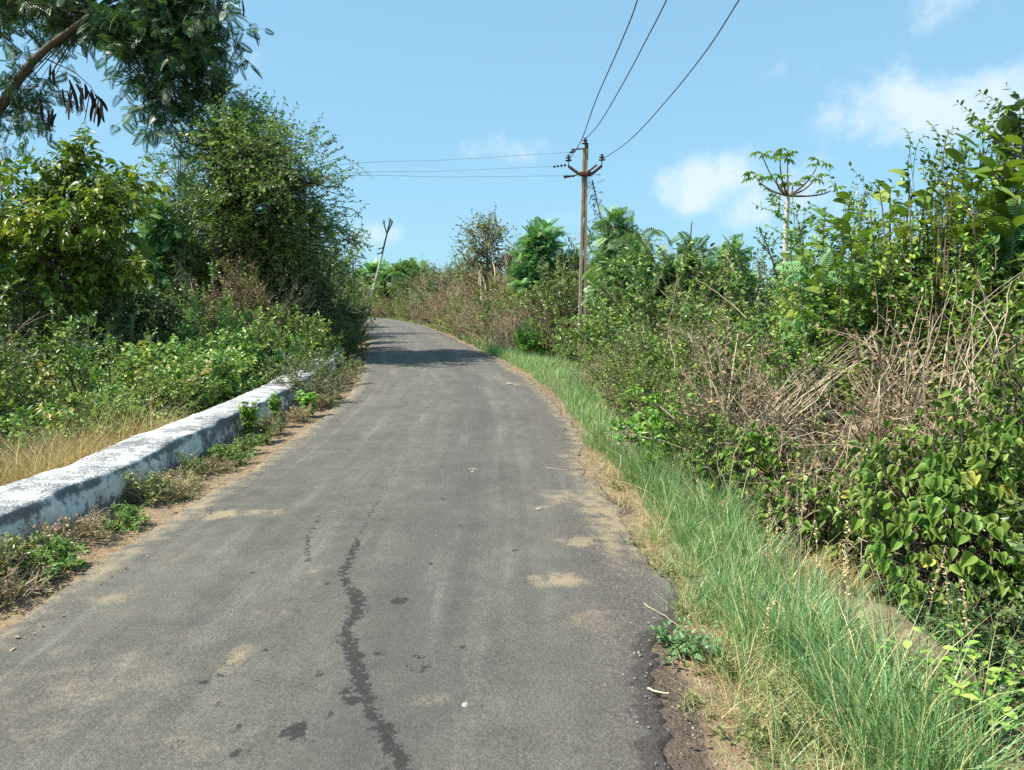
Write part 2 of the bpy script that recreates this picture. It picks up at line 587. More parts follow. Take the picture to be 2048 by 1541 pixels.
# ------------------------------------------------------------------ road
WET = [(718, 1085, 7), (705, 1120, 14), (684, 1160, 13), (694, 1180, 12), (714, 1207, 22), (716, 1235, 24), (692, 1268, 16), (700, 1305, 26), (714, 1345, 26), (722, 1385, 26), (738, 1420, 20), (757, 1462, 24), (790, 1520, 28), (808, 1560, 28)]
WET2 = [(640, 1042, 3), (622, 1072, 6), (612, 1085, 6), (616, 1110, 5), (618, 1135, 6)]
WET3 = [(770, 985, 2), (745, 1030, 3), (727, 1062, 4), (720, 1085, 5)]
SPOTS = [(800, 1214, 17), (835, 1328, 12), (757, 1322, 11), (848, 1352, 13), (822, 1349, 9), (408, 1378, 12), (490, 1338, 10), (440, 1364, 8), (700, 1416, 20), (592, 1478, 26), (480, 1522, 16), (358, 1500, 10),
         (595, 1235, 8), (655, 1178, 6), (862, 1139, 8), (1030, 1110, 6), (640, 1362, 10), (515, 1380, 10), (612, 1500, 10), (440, 1425, 9), (340, 1320, 9), (925, 1060, 6), (885, 1006, 6), (885, 940, 5), (820, 908, 5), (700, 905, 5),
         (855, 820, 6), (900, 835, 5), (930, 870, 5), (540, 1310, 8), (470, 1475, 10), (1060, 1145, 6), (925, 1310, 9), (505, 1155, 5), (1010, 1190, 6), (690, 1400, 14), (660, 1446, 8), (560, 1270, 8)]
DUST = [(120, 1400, 330, 130, .36), (330, 1500, 200, 60, .3), (1180, 1250, 90, 60, .4), (440, 1035, 45, 10, 1.0), (520, 1033, 60, 8, .7), (1115, 1170, 60, 14, 1.0), (1040, 1168, 25, 5, .5), (470, 1330, 26, 30, .7), (225, 1205, 70, 14, .6), (520, 1235, 30, 12, .5), (620, 1160, 22, 14, .55), (570, 1240, 18, 14, .55),
        (1150, 1000, 80, 20, .6), (1160, 1090, 60, 12, .7), (850, 1415, 60, 18, .45), (800, 1480, 30, 14, .4), (1080, 1020, 20, 4, .7), (1025, 770, 26, 4, .7), (860, 770, 10, 4, .4), (945, 945, 10, 3, .7), (670, 1030, 14, 3, .5), (545, 1103, 16, 4, .5),
        (700, 980, 20, 5, .3), (360, 1280, 60, 16, .3), (150, 1330, 70, 26, .35), (1100, 1480, 30, 10, .4), (880, 1075, 6, 3, .6), (1230, 1340, 60, 40, .3)]


def road_field(x, y):
    wet = np.full(x.shape, -9.0)
    for tr in (WET, WET2, WET3):
        pts = [(G(u, v)[:2], abs(G(u + w, v)[0] - G(u, v)[0])) for u, v, w in tr]
        for (a, ra), (b, rb) in zip(pts[:-1], pts[1:]):
            d = b - a
            t = np.clip(((x - a[0]) * d[0] + (y - a[1]) * d[1]) / (d @ d), 0, 1)
            q = np.hypot(x - a[0] - t * d[0], (y - a[1] - t * d[1]) * 1.0)
            wet = np.maximum(wet, ((ra + t * (rb - ra)) * .72 - q) / .05)
    for u, v, w in SPOTS:
        a = G(u, v); r = abs(G(u + w, v)[0] - a[0])
        wet = np.maximum(wet, (r - np.hypot(x - a[0], (y - a[1]) * .8)) / .035 - .05)
    dust = np.zeros(x.shape)
    for u, v, ru, rv, am in DUST:
        a = G(u, v); rx = abs(G(u + ru, v)[0] - a[0]); ry = abs(G(u, v - rv)[1] - a[1])
        q = ((x - a[0]) / rx) ** 2 + ((y - a[1]) / ry) ** 2
        dust = np.maximum(dust, am * np.exp(-q * .8))
    return np.clip(wet * .5 + .5, 0, 1), dust


def road_material():
    m, t, b = new_mat('worn_asphalt')
    lat, lon = attr(t, 'lat'), attr(t, 'lon')
    cv = N(t, 'ShaderNodeCombineXYZ')
    t.links.new(math_n(t, 'MULTIPLY', lat, 5.0), cv.inputs[0]); t.links.new(math_n(t, 'MULTIPLY', lon, .35), cv.inputs[1])
    streak = noise(t, 1.0, 5, .6, cv.outputs[0])
    big = noise(t, .8, 4, .6); mid = noise(t, 7, 5, .62); fine = noise(t, 75, 3, .7); grain = noise(t, 260, 2, .6)
    f = math_n(t, 'ADD', math_n(t, 'MULTIPLY', streak, .45), math_n(t, 'ADD', math_n(t, 'MULTIPLY', big, .3), math_n(t, 'MULTIPLY', mid, .25)))
    col = ramp(t, f, [(.30, (.084, .080, .070)), (.5, (.131, .124, .107)), (.7, (.190, .179, .150))])
    gr = ramp(t, math_n(t, 'ADD', math_n(t, 'MULTIPLY', fine, .5), math_n(t, 'MULTIPLY', grain, .5)), [(.36, (.60, .60, .60)), (.5, (1.03, 1.02, 1)), (.64, (1.55, 1.52, 1.45))])
    col = mixc(t, 1.0, col, gr, 'MULTIPLY')
    mot = ramp(t, noise(t, 2.6, 6, .7), [(.35, (.90, .90, .90)), (.5, (1.02, 1.01, 1)), (.65, (1.13, 1.10, 1.04))])
    col = mixc(t, 1.0, col, mot, 'MULTIPLY')
    tk_ = math_n(t, 'MULTIPLY', smooth(t, math_n(t, 'ABSOLUTE', math_n(t, 'SUBTRACT', math_n(t, 'ADD', lat, math_n(t, 'MULTIPLY', streak, .5)), .62)), .12, .42, 1, 0), .38)
    col = mixc(t, tk_, col, (.085, .083, .08))
    # coarse brown aggregate towards the right edge
    edge = smooth(t, math_n(t, 'ADD', lat, math_n(t, 'MULTIPLY', math_n(t, 'SUBTRACT', mid, .5), 1.1)), 1.0, 1.5)
    vor = N(t, 'ShaderNodeTexVoronoi', ins={2: 95.0})
    t.links.new(N(t, 'ShaderNodeTexCoord').outputs['Object'], vor.inputs[0])
    agg = ramp(t, vor.outputs['Color'], [(.2, (.07, .06, .054)), (.6, (.13, .112, .098)), (1, (.24, .215, .185))])
    col = mixc(t, math_n(t, 'MULTIPLY', edge, .65), col, agg)
    rim = smooth(t, math_n(t, 'ADD', attr(t, 'rim'), math_n(t, 'MULTIPLY', math_n(t, 'SUBTRACT', mid, .5), .8)), .5, .8)
    col = mixc(t, math_n(t, 'MULTIPLY', rim, .8), col, ramp(t, fine, [(.35, (.035, .030, .028)), (.65, (.10, .085, .075))]))
    # sand blown on to the surface
    k_ = math_n(t, 'ADD', 1.0, math_n(t, 'ADD', math_n(t, 'MULTIPLY', math_n(t, 'SUBTRACT', mid, .5), 3.4), math_n(t, 'MULTIPLY', math_n(t, 'SUBTRACT', fine, .5), 2.2)))
    d = math_n(t, 'MULTIPLY', attr(t, 'dust'), k_)
    dm = math_n(t, 'MULTIPLY', smooth(t, d, .22, .95), .85)
    col = mixc(t, dm, col, (.36, .28, .175))
    pale = math_n(t, 'MULTIPLY', smooth(t, math_n(t, 'ADD', streak, math_n(t, 'MULTIPLY', fine, .3)), .72, .9), .35)
    col = mixc(t, pale, col, (.27, .26, .23))
    # drips of liquid
    w = math_n(t, 'ADD', attr(t, 'wet'), math_n(t, 'MULTIPLY', math_n(t, 'SUBTRACT', noise(t, 24, 5, .75), .5), 2.3))
    wm = math_n(t, 'MULTIPLY', smooth(t, w, .48, .66), .86)
    col = mixc(t, wm, col, (.034, .029, .029))
    t.links.new(col, b.inputs['Base Color'])
    ro = math_n(t, 'SUBTRACT', .88, math_n(t, 'MULTIPLY', wm, .2))
    t.links.new(ro, b.inputs['Roughness'])
    b.inputs['Specular IOR Level'].default_value = .25
    bp = N(t, 'ShaderNodeBump', ins={0: .9, 1: .008})
    t.links.new(math_n(t, 'ADD', grain, math_n(t, 'MULTIPLY', fine, 1.2)), bp.inputs['Height'])
    t.links.new(bp.outputs[0], b.inputs['Normal'])
    return m


lon = np.concatenate([np.arange(-12, 2, .3), np.arange(2, 9, .028), np.arange(9, 22, .07), np.arange(22, 140, .4)])
lat = np.linspace(-1, 1, 131)
LO, LA = np.meshgrid(lon, lat, indexing='ij')
er = 1.62 + .06 * nois(lon * 1.1, lon * .3 + 4) + .06 * nois(lon * 3.1 + 9, lon * 2) + .05 * nois(lon * 9, 3 + lon) + .04 * nois(lon * 23, lon * 7) + rg0.normal(0, .012, len(lon))
# right edge bites traced from the photograph: (lon, offset)
bx = np.array([(0, 0), (2.7, -.16), (3.2, -.18), (3.6, -.05), (4.0, .10), (4.6, .16), (5.2, .06), (6.0, .02), (7.5, -.02), (9, 0), (30, .06), (200, .06)])
er += np.interp(lon, bx[:, 0], bx[:, 1])
el = 1.74 + .10 * nois(lon * 1.2 + 5, lon * .5) + .06 * nois(lon * 4, lon * 3)
off = np.where(LA > 0, LA * er[:, None], LA * el[:, None])
pt = at_road(LO, off)
zz = .003 + .029 * (1 - LA ** 4) + .004 * nois(pt[..., 0] * 2, pt[..., 1] * 2)
zz[:, 0] = zz[:, -1] = -.03
off2 = off
wet, dust = road_field(pt[..., 0], pt[..., 1])
dust = np.maximum(dust, .85 * sstep(-off, 1.28, 1.80) * (.7 + .3 * nois(pt[..., 0], pt[..., 1])))
dust = np.maximum(dust, .34 * np.exp(-((off + 1.30 + .05 * nois(pt[..., 0] * 2, pt[..., 1])) / .06) ** 2))
rimf = np.maximum(sstep(off - er[:, None], -.22, -.04) * (1 - sstep(LO, 3.9, 4.5)), .55 * sstep(LA, .95, .995))
dust = np.maximum(dust, .75 * sstep(off, 1.2, 1.55) * np.exp(-((LO - 6.0) / 1.6) ** 2))
dust = np.maximum(dust, .62 * sstep(off - er[:, None], -.42, -.02) * sstep(LO, 4.2, 5.2))
link('road', grid_mesh('road', pt[..., 0], pt[..., 1], zz, {'lat': off, 'lon': LO, 'wet': wet, 'dust': dust, 'rim': rimf}, road_material()), kind='structure')


# ------------------------------------------------------------------ parapet wall
def wall_material():
    m, t, b = new_mat('weathered_whitewash')
    n1, n2, n3 = noise(t, 2.6, 5, .62), noise(t, 11, 6, .7), noise(t, 60, 4, .65)
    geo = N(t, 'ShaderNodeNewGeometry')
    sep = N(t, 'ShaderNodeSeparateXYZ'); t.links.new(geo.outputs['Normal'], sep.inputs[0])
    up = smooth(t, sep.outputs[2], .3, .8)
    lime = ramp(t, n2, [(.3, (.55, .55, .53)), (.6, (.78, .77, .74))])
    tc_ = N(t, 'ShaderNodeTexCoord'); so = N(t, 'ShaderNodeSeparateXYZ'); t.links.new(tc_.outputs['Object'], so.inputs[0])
    # black algae: strong on the sides, just under the lip and at the foot, patchy on top, where it doubles as painted tree dapple
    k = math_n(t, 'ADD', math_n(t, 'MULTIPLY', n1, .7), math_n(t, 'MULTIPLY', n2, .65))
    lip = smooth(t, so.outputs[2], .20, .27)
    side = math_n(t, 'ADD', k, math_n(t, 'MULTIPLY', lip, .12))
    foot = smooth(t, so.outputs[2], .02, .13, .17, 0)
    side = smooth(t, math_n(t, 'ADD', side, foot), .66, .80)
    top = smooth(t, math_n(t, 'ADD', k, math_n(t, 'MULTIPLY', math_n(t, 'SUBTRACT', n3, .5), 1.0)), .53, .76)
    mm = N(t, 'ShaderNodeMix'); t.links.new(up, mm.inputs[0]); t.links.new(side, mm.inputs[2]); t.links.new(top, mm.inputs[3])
    grime_dapple = ramp(t, n3, [(.35, (.045, .05, .055)), (.65, (.15, .155, .16))])
    col = mixc(t, math_n(t, 'MULTIPLY', mm.outputs[0], .88), lime, grime_dapple)
    t.links.new(col, b.inputs['Base Color'])
    b.inputs['Roughness'].default_value = .92
    b.inputs['Specular IOR Level'].default_value = .15
    bp = N(t, 'ShaderNodeBump', ins={0: .7, 1: .015})
    t.links.new(math_n(t, 'ADD', n3, n2), bp.inputs['Height'])
    t.links.new(bp.outputs[0], b.inputs['Normal'])
    return m


def build_wall():
    L = np.arange(-2.5, 21.6, .055)
    prof = [(-2.36, -.25), (-2.365, .02), (-2.37, .10), (-2.375, .18), (-2.385, .245), (-2.392, .295), (-2.415, .312), (-2.55, .318), (-2.67, .32), (-2.79, .318), (-2.88, .305), (-2.91, .28), (-2.92, .2), (-2.92, -.5)]
    LO, K = np.meshgrid(L, np.arange(len(prof)), indexing='ij')
    pr = np.array(prof)
    p = at_road(LO, pr[K, 0])
    x, y = p[..., 0], p[..., 1]
    w = .022 * nois(x * 3 + K * .7, y * 3) + .016 * nois(x * 9, y * 9 + K * 2) + .010 * nois(x * 22, y * 22 + K * 3)
    lip = rg0.normal(0, 1, len(L)); lip = np.convolve(lip, np.ones(5) / 5, 'same')
    zz = pr[K, 1] + .02 * nois(x * 4 + K * .5, y * 4) + .010 * nois(x * 13, y * 13 + K * 2)
    nx = np.interp(LO, LON, NRM[:, 0])
    x = x + w * nx + np.where((K >= 3) & (K <= 6), .026 * lip[:, None], 0)
    # broken far end is closed by collapsing the last ring
    me = grid_mesh('parapet_wall', x, y, zz, {}, wall_material())
    import bmesh
    bm = bmesh.new(); bm.from_mesh(me)
    bm.verts.ensure_lookup_table()
    k = len(prof)
    for e in (0, len(L) - 1):
        bm.faces.new([bm.verts[e * k + i] for i in range(k)])
    bmesh.ops.recalc_face_normals(bm, faces=bm.faces)
    bm.to_mesh(me); bm.free()
    return tag(link('parapet_wall', me), 'low whitewashed culvert parapet wall blackened with algae along the road', 'wall')


build_wall()

# ------------------------------------------------------------------ plant generators
UPV = np.array([0, 0, 1.])


def bez(a, b, c, k):
    t = np.linspace(0, 1, k)[None, :, None]
    return (1 - t) ** 2 * a[:, None] + 2 * t * (1 - t) * b[:, None] + t * t * c[:, None]


def twigs_and_leaves(rng, wood, leaf, o, d, L, nl, tmpl, size, base_var, spread=60, droop=.1, upb=.8, sag=.1, tw_r=.004, t0=.12, jit=.35, tw_var=.5, wob=.15):
    n = len(o)
    if n == 0:
        return
    d = unit(d)
    mid = o + d * L[:, None] * .5 + rng.normal(0, wob, (n, 3)) * L[:, None]
    end = o + d * L[:, None] + rng.normal(0, wob, (n, 3)) * L[:, None] - UPV * (sag * L)[:, None]
    pts = bez(o, mid, end, 5)
    r = tw_r * np.linspace(1, .35, 5)[None] * rng.uniform(.7, 1.3, (n, 1))
    wood.tubes(pts, r, 3, rng.uniform(0, 1, n) * .6 + tw_var * .4)
    tmp = tmpl if isinstance(tmpl, list) else [tmpl]
    per = max(1, nl)
    t = (np.arange(per)[None] + rng.uniform(0, 1, (n, per))) / per
    t = t0 + (1 - t0) * t
    T = t[..., None]
    p = (1 - T) ** 2 * o[:, None] + 2 * T * (1 - T) * mid[:, None] + T * T * end[:, None]
    tg = unit(2 * (1 - T) * (mid - o)[:, None] + 2 * T * (end - mid)[:, None])
    side = unit(np.cross(tg, UPV + rng.normal(0, .4, (n, 1, 3))))
    sg = np.where(np.arange(per) % 2 == 0, 1., -1.)[None, :, None]
    a = R(spread)
    ld = unit(tg * math.cos(a) + side * sg * math.sin(a) + rng.normal(0, jit, p.shape) - UPV * droop)
    nr = unit(UPV * upb + rng.normal(0, .5, p.shape))
    sz = size * rng.uniform(.65, 1.25, (n, per))
    va = np.clip(base_var + rng.normal(0, .13, (n, 1)) + rng.normal(0, .14, (n, per)), 0, 1)
    sel = rng.integers(0, len(tmp), (n, per))
    for i, tm in enumerate(tmp):
        k = sel == i
        leaf.leaves(tm, p[k], ld[k], nr[k], sz[k], va[k])


def make_bush(rng, name, h, r, stems, tw, nl, tmpl, size, lm, wm='twig', base_var=.5, droop=.12, upb=.8, tl=.35, spread=60, flat=1.0, tw_r=.004, stem_r=.012, up=.5, sag=.12, lump=.35, bare=0, low=.15, jit=.35):
    """prototype meshes of a bush: stems fan out from the base to an uneven dome"""
    wood, leaf = Acc(), Acc()
    lob = unit(rng.normal(size=(7, 3))); lob[:, 2] = np.abs(lob[:, 2])
    la = rng.uniform(-lump, lump, 7)
    th = rng.uniform(0, 2 * np.pi, stems); cz = rng.uniform(low, 1, stems) ** .8
    dr = np.stack([np.cos(th) * np.sqrt(1 - cz ** 2 * .95), np.sin(th) * np.sqrt(1 - cz ** 2 * .95), cz], 1)
    k = 1 + (np.exp(6 * (unit(dr) @ lob.T - 1)) * la).sum(1)
    end = dr * np.array([r, r * flat, h]) * (k * rng.uniform(.62, 1.0, stems))[:, None]
    a = np.stack([rng.normal(0, .12 * r, stems), rng.normal(0, .12 * r, stems), np.full(stems, -.12)], 1)
    b = a + (end - a) * .45 + np.stack([0 * th, 0 * th, rng.uniform(.05, .35, stems) * h], 1) + rng.normal(0, .08 * r, (stems, 3))
    kk = 7
    sp = bez(a, b, end, kk)
    wood.tubes(sp, stem_r * np.linspace(1, .35, kk)[None] * rng.uniform(.6, 1.4, (stems, 1)), 4, rng.uniform(0, 1, stems))
    t = rng.uniform(.28, 1.0, (stems, tw))
    T = t[..., None]
    o = (1 - T) ** 2 * a[:, None] + 2 * T * (1 - T) * b[:, None] + T * T * end[:, None]
    tg = unit(2 * (1 - T) * (b - a)[:, None] + 2 * T * (end - b)[:, None])
    d = tg * .6 + unit(rng.normal(size=o.shape)) * .85 + UPV * up + unit(o * np.array([1, 1, .3])) * .35
    L = tl * rng.uniform(.5, 1.3, (stems, tw)) * (1.15 - .4 * t)
    bv = base_var + rng.normal(0, .10, (stems, 1)) + np.zeros((stems, tw))
    o, d, L, bv = o.reshape(-1, 3), d.reshape(-1, 3), L.ravel(), bv.reshape(-1, 1)
    nb = int(len(o) * bare)
    if nb:
        z = Acc()
        twigs_and_leaves(rng, wood, z, o[:nb], d[:nb], L[:nb], 1, LEAF2, .01, .5, tw_r=tw_r, tw_var=1)
    twigs_and_leaves(rng, wood, leaf, o[nb:], d[nb:], L[nb:], nl, tmpl, size, bv[nb:], spread, droop, upb, sag, tw_r, jit=jit)
    return wood.mesh(name + '_stems', MW[wm]), leaf.mesh(name + '_foliage', ML[lm])


def put(name, meshes, label, cat, loc, rz=0.0, sc=1.0, group=None, names=('stems', 'foliage')):
    o = thing(name, label, cat, loc, group, rz, sc)
    link(names[0], meshes[0], o, kind='stuff' if names[0] == 'stems' else None)
    link(names[1], meshes[1], o, kind='stuff')
    return o


def make_tree(rng, name, trunk, trad, ells, tmpl, size, lm, wm='trunk', clump_tw=9, tl=.5, nl=6, droop=.2, upb=.8, spread=60, base_var=.45, tw_r=.006, sag=.15, limb_r=.05, shell=.55, jit=.35, up=.25, wob=.15, tside=8, low=(4, 3.0)):
    """trunk: list of points; ells: (cx,cy,cz, rx,ry,rz, n) crown ellipsoids relative to the base"""
    wood, leaf = Acc(), Acc()
    tp = np.array(trunk, float)
    tt = np.linspace(0, 1, len(tp)); t2 = np.linspace(0, 1, 14)
    cv = np.stack([np.interp(t2, tt, tp[:, i]) for i in range(3)], 1)
    cv[1:-1] = .25 * cv[:-2] + .5 * cv[1:-1] + .25 * cv[2:]
    wood.tubes(cv[None], np.interp(t2, np.linspace(0, 1, len(trad)), trad)[None], tside, .5)
    O, D, LL, BV = [], [], [], []
    for (cx, cy, cz, rx, ry, rz, n) in ells:
        q = unit(rng.normal(size=(n, 3))) * rng.uniform(shell, 1.0, (n, 1)) ** .8
        c = np.array([cx, cy, cz]); e = c + q * np.array([rx, ry, rz])
        # limb from the trunk to every clump
        dist = ((e[:, None] - cv[None]) ** 2).sum(2) + 6 * np.maximum(cv[None, :, 2] - e[:, None, 2] + .2, 0) + low[1] * np.maximum(low[0] - np.arange(14), 0)[None] + rng.uniform(0, 1.2, (n, 14))
        st = cv[dist.argmin(1)]
        m = st + (e - st) * .5 + UPV * rng.uniform(.0, .22, (n, 1)) * np.linalg.norm(e - st, axis=1)[:, None] + rng.normal(0, .12, (n, 3))
        wood.tubes(bez(st, m, e, 8), limb_r * np.linspace(1, .16, 8)[None] * rng.uniform(.5, 1.2, (n, 1)), 4, rng.uniform(0, .6, n))
        t = rng.uniform(.55, 1.02, (n, clump_tw))[..., None]
        o = (1 - t) ** 2 * st[:, None] + 2 * t * (1 - t) * m[:, None] + t * t * e[:, None]
        d = unit(e - c)[:, None] * .55 + unit(rng.normal(size=o.shape)) * .8 + UPV * up
        O.append(o.reshape(-1, 3)); D.append(d.reshape(-1, 3))
        LL.append((tl * rng.uniform(.5, 1.3, (n, clump_tw))).ravel())
        BV.append((base_var + rng.normal(0, .14, (n, 1)) + np.zeros((n, clump_tw))).reshape(-1, 1))
    twigs_and_leaves(rng, wood, leaf, np.concatenate(O), np.concatenate(D), np.concatenate(LL), nl, tmpl, size, np.concatenate(BV), spread, droop, upb, sag, tw_r, jit=jit, wob=wob)
    return wood.mesh(name + '_trunk', MW[wm], True), leaf.mesh(name + '_crown', ML[lm])


TR = ('trunk', 'crown')
FEATH = [frond(8, .46, .10, .25), frond(7, .5, .11, .45), frond(9, .40, .10, .1)]
FERN = [frond(11, .34, .075, .35, 70), frond(12, .36, .07, .6, 72), frond(10, .34, .08, .15, 68)]

# ------------------------------------------------------------------ trees left of the road
rng = np.random.default_rng(11)


def base(u, d, z=None):
    p = P(u, 600, d)
    p[2] = gz(p[0], p[1])[0] if z is None else z
    return p


def rel(u, v, d, b):
    return P(u, v, d) - b


# the tree with hanging pods, branch reaching over from outside the frame
b = base(-230, 20.0)
E = []
for (u, v, d, ru, rv, n) in [(330, 60, 20, 120, 90, 30), (230, -70, 20.5, 200, 80, 28), (70, 10, 21.5, 110, 60, 12), (390, 170, 19.5, 50, 65, 16), (345, 255, 19.3, 32, 45, 8), (430, 70, 19.5, 65, 55, 14), (-60, 40, 22, 110, 80, 12), (300, -170, 21, 260, 80, 22), (30, 260, 20.6, 40, 60, 7)]:
    c = rel(u, v, d, b); k = d / FPX
    E.append((*c, ru * k, 1.3, rv * k, n))
tk = [(0, 0, -.3), (.5, .1, 2.0), tuple(rel(-90, 330, 20, b)), tuple(rel(5, 215, 20, b)), tuple(rel(45, 140, 20, b)), tuple(rel(110, 80, 20, b)), tuple(rel(190, 30, 20, b)), tuple(rel(270, -60, 20, b))]
ms = make_tree(rng, 'pod_tree', tk, [.20, .18, .155, .13, .11, .085, .06, .03], E, FERN, .37, 'podtree', 'trunk', 7, .75, 6, .28, .9, 62, .42, .008, .22, .026, .3, low=(11, 30.0))
podtree = put('pod_tree', ms, 'tall feathery tree with a bare leaning limb and dark hanging seed pods', 'tree', b, names=TR)
# seed pods, each a flat curved blade
def pod_mesh():
    a = Acc()
    n = 7
    v = []
    for i in range(n):
        t = i / (n - 1); w = .032 * math.sin(math.pi * min(.97, t * .9 + .06)) ** .6
        x = .05 * math.sin(t * 2.4)
        v += [(x - w, -.006, -t), (x - w, .006, -t), (x + w, .006, -t), (x + w, -.006, -t)]
    f = []
    for i in range(n - 1):
        for j in range(4):
            p, q = i * 4 + j, i * 4 + (j + 1) % 4
            f += [(p, q, q + 4), (p, q + 4, p + 4)]
    f += [(0, 1, 2), (0, 2, 3), (n * 4 - 4, n * 4 - 3, n * 4 - 2), (n * 4 - 4, n * 4 - 2, n * 4 - 1)]
    a.add(np.array(v), np.array(f), .4)
    return a.mesh('pod', MW['pod'])
pm = pod_mesh()
tw = Acc()
cw = np.stack([rel(*q, b) for q in [(92, 118, 20), (150, 145, 19.9), (180, 172, 19.8), (193, 192, 19.8)]])
tw.tubes(cw[None], np.array([[.018, .014, .010, .008]]), 4, .3)
link('pod_branch', tw.mesh('pod_branch', MW['trunk']), podtree)
for (u, v, L) in [(138, 160, .70), (141, 172, .62), (144, 185, .6), (134, 182, .42), (125, 178, .4), (161, 172, .55), (165, 176, .5), (176, 182, .6), (179, 186, .62), (182, 180, .48), (193, 196, .55), (198, 200, .52), (203, 198, .5), (195, 210, .48), (190, 190, .4), (102, 130, .4), (108, 138, .35),
                  (84, 205, .45), (92, 212, .45), (98, 220, .48), (104, 222, .40), (106, 218, .35), (78, 195, .35), (112, 228, .3), (170, 168, .35), (152, 168, .38)]:
    o = link('seed_pod', pm, podtree, rel(u, v, 19.8 + rng.uniform(-.2, .2), b))
    o.rotation_euler = (rng.normal(0, .12), rng.normal(0, .14), rng.uniform(0, 6.28)); o.scale = (1.3, 1.3, L * 1.12)
for (u, v) in [(428, 0), (434, 4), (440, 2), (446, 6), (452, 3), (478, -4), (484, 0), (472, -2), (437, 8), (443, 0)]:
    o = link('dry_leaf', pm, podtree, rel(u, v, 19.5, b)); o.rotation_euler = (rng.normal(0, .3), rng.normal(0, .3), rng.uniform(0, 6.28)); o.scale = (.7, .7, .38)

# yellow-green broadleaved tree
b = base(150, 14.5)
E = []
for (u, v, d, ru, rv, n) in [(150, 335, 14.5, 80, 26, 9), (235, 395, 14.0, 80, 26, 10), (120, 420, 13.8, 110, 26, 13), (50, 380, 15, 80, 40, 9), (270, 355, 14.8, 34, 22, 6), (172, 296, 14.6, 22, 16, 5), (10, 470, 14.0, 100, 40, 12), (205, 455, 13.9, 90, 22, 9), (-100, 420, 15, 110, 110, 14), (110, 510, 14.6, 130, 26, 10), (180, 560, 15.0, 110, 34, 9), (50, 580, 14.4, 120, 36, 10), (240, 520, 15.2, 70, 30, 7)]:
    k = d / FPX; c = rel(u, v, d, b)
    E.append((*c, ru * k, .75, rv * k, n))
ms = make_tree(rng, 'yellow_tree', [(0, .3, -.3), (.1, .3, 1.2), (0, .2, 2.4), (-.1, 0, 3.6)], [.10, .08, .06, .03], E, [LEAFLONG, LEAF4], .17, 'yellow', 'trunk', 8, .42, 9, .55, .7, 55, .50, .006, .15, .03, .5, jit=.3)
put('broadleaf_tree', ms, 'yellow green tree with drooping glossy leaves behind the whitewashed wall', 'tree', b, names=TR)

# large thorny tree leaning to the road
b = base(400, 20.5)
E = []
for (u, v, d, ru, rv, n) in [(440, 230, 20.5, 75, 55, 26), (490, 290, 19, 105, 60, 40), (560, 330, 18, 75, 60, 30), (520, 400, 19.5, 130, 65, 46), (620, 390, 18.6, 50, 45, 18), (590, 470, 20, 105, 60, 40), (660, 470, 20.5, 45, 55, 18), (600, 560, 21, 90, 55, 28), (440, 340, 21, 90, 70, 28), (400, 470, 21, 70, 80, 22), (500, 520, 20.5, 120, 70, 28)]:
    k = d / FPX; c = rel(u, v, d, b)
    E.append((*c, ru * k, 1.2, rv * k, n))
ms = make_tree(rng, 'thorn_tree', [(0, 0, -.3), (.3, 0, 1.6), (.6, -.2, 3.2), (.8, -.3, 4.6), (.7, -.2, 6.0)], [.24, .20, .15, .10, .04], E, [LEAF2, FEATH[2]], .092, 'thorn', 'trunk', 12, .65, 11, .1, .7, 55, .45, .007, .1, .04, .55, up=.3)
put('thorn_tree', ms, 'big dark thorny tree with fine foliage and spiky sprays leaning towards the road', 'tree', b, names=TR)
# spiky drooping sprays on its right edge
sp_w, sp_l = Acc(), Acc()
o_, d_, L_ = [], [], []
for (u, v, du, dv, L) in [(620, 330, 40, -35, 1.0), (640, 380, 55, 0, 1.1), (640, 350, 45, -20, 1.0), (660, 420, 50, -10, .9), (660, 450, 55, 15, 1.1), (670, 470, 60, 25, 1.0), (650, 400, 50, -6, 1.0), (680, 480, 50, 14, .8), (660, 500, 55, 20, .9), (650, 540, 40, 5, .8), (640, 300, 15, -20, .6), (600, 290, 20, -40, .8), (560, 270, 10, -40, .7), (510, 235, 20, -30, .7)]:
    p0 = P(u, v, 20.0)
    for j in range(4):
        o_.append(p0 + rng.normal(0, .16, 3)); e = P(u + du, v + dv, 19.8) - p0
        d_.append(unit(e) + rng.normal(0, .16, 3)); L_.append(.86 * L * rng.uniform(.7, 1.2))
twigs_and_leaves(rng, sp_w, sp_l, np.array(o_) - b, np.array(d_), np.array(L_), 22, LEAF2, .09, np.full((len(o_), 1), .4), 60, .05, .6, .2, .008)
th = [o for o in C.objects if o.name == 'thorn_tree'][0]
link('spray_stem', sp_w.mesh('sprays', MW['twig']), th, kind='stuff')
link('spray', sp_l.mesh('spray', ML['thorn']), th, kind='stuff')

# lacy pale tree behind, seen against the sky
b = base(350, 30.0)
E = [(*rel(u, v, 30, b), ru * 30 / FPX, 1.2, rv * 30 / FPX, n) for (u, v, ru, rv, n) in [(350, 340, 40, 36, 12), (370, 400, 55, 50, 16), (330, 430, 40, 60, 12), (380, 300, 30, 30, 7)]]
ms = make_tree(rng, 'lacy_tree', [(0, 0, -.3), (.2, 0, 2), (.3, 0, 4.5), (.4, 0, 6)], [.14, .11, .07, .03], E, LEAF2, .10, 'feather', 'trunk', 8, .8, 11, .1, .7, 60, .5, .008, .1, .025, .3)
put('lacy_tree', ms, 'thin lacy tree showing sky through its crown behind the thorny tree', 'tree', b, names=TR)

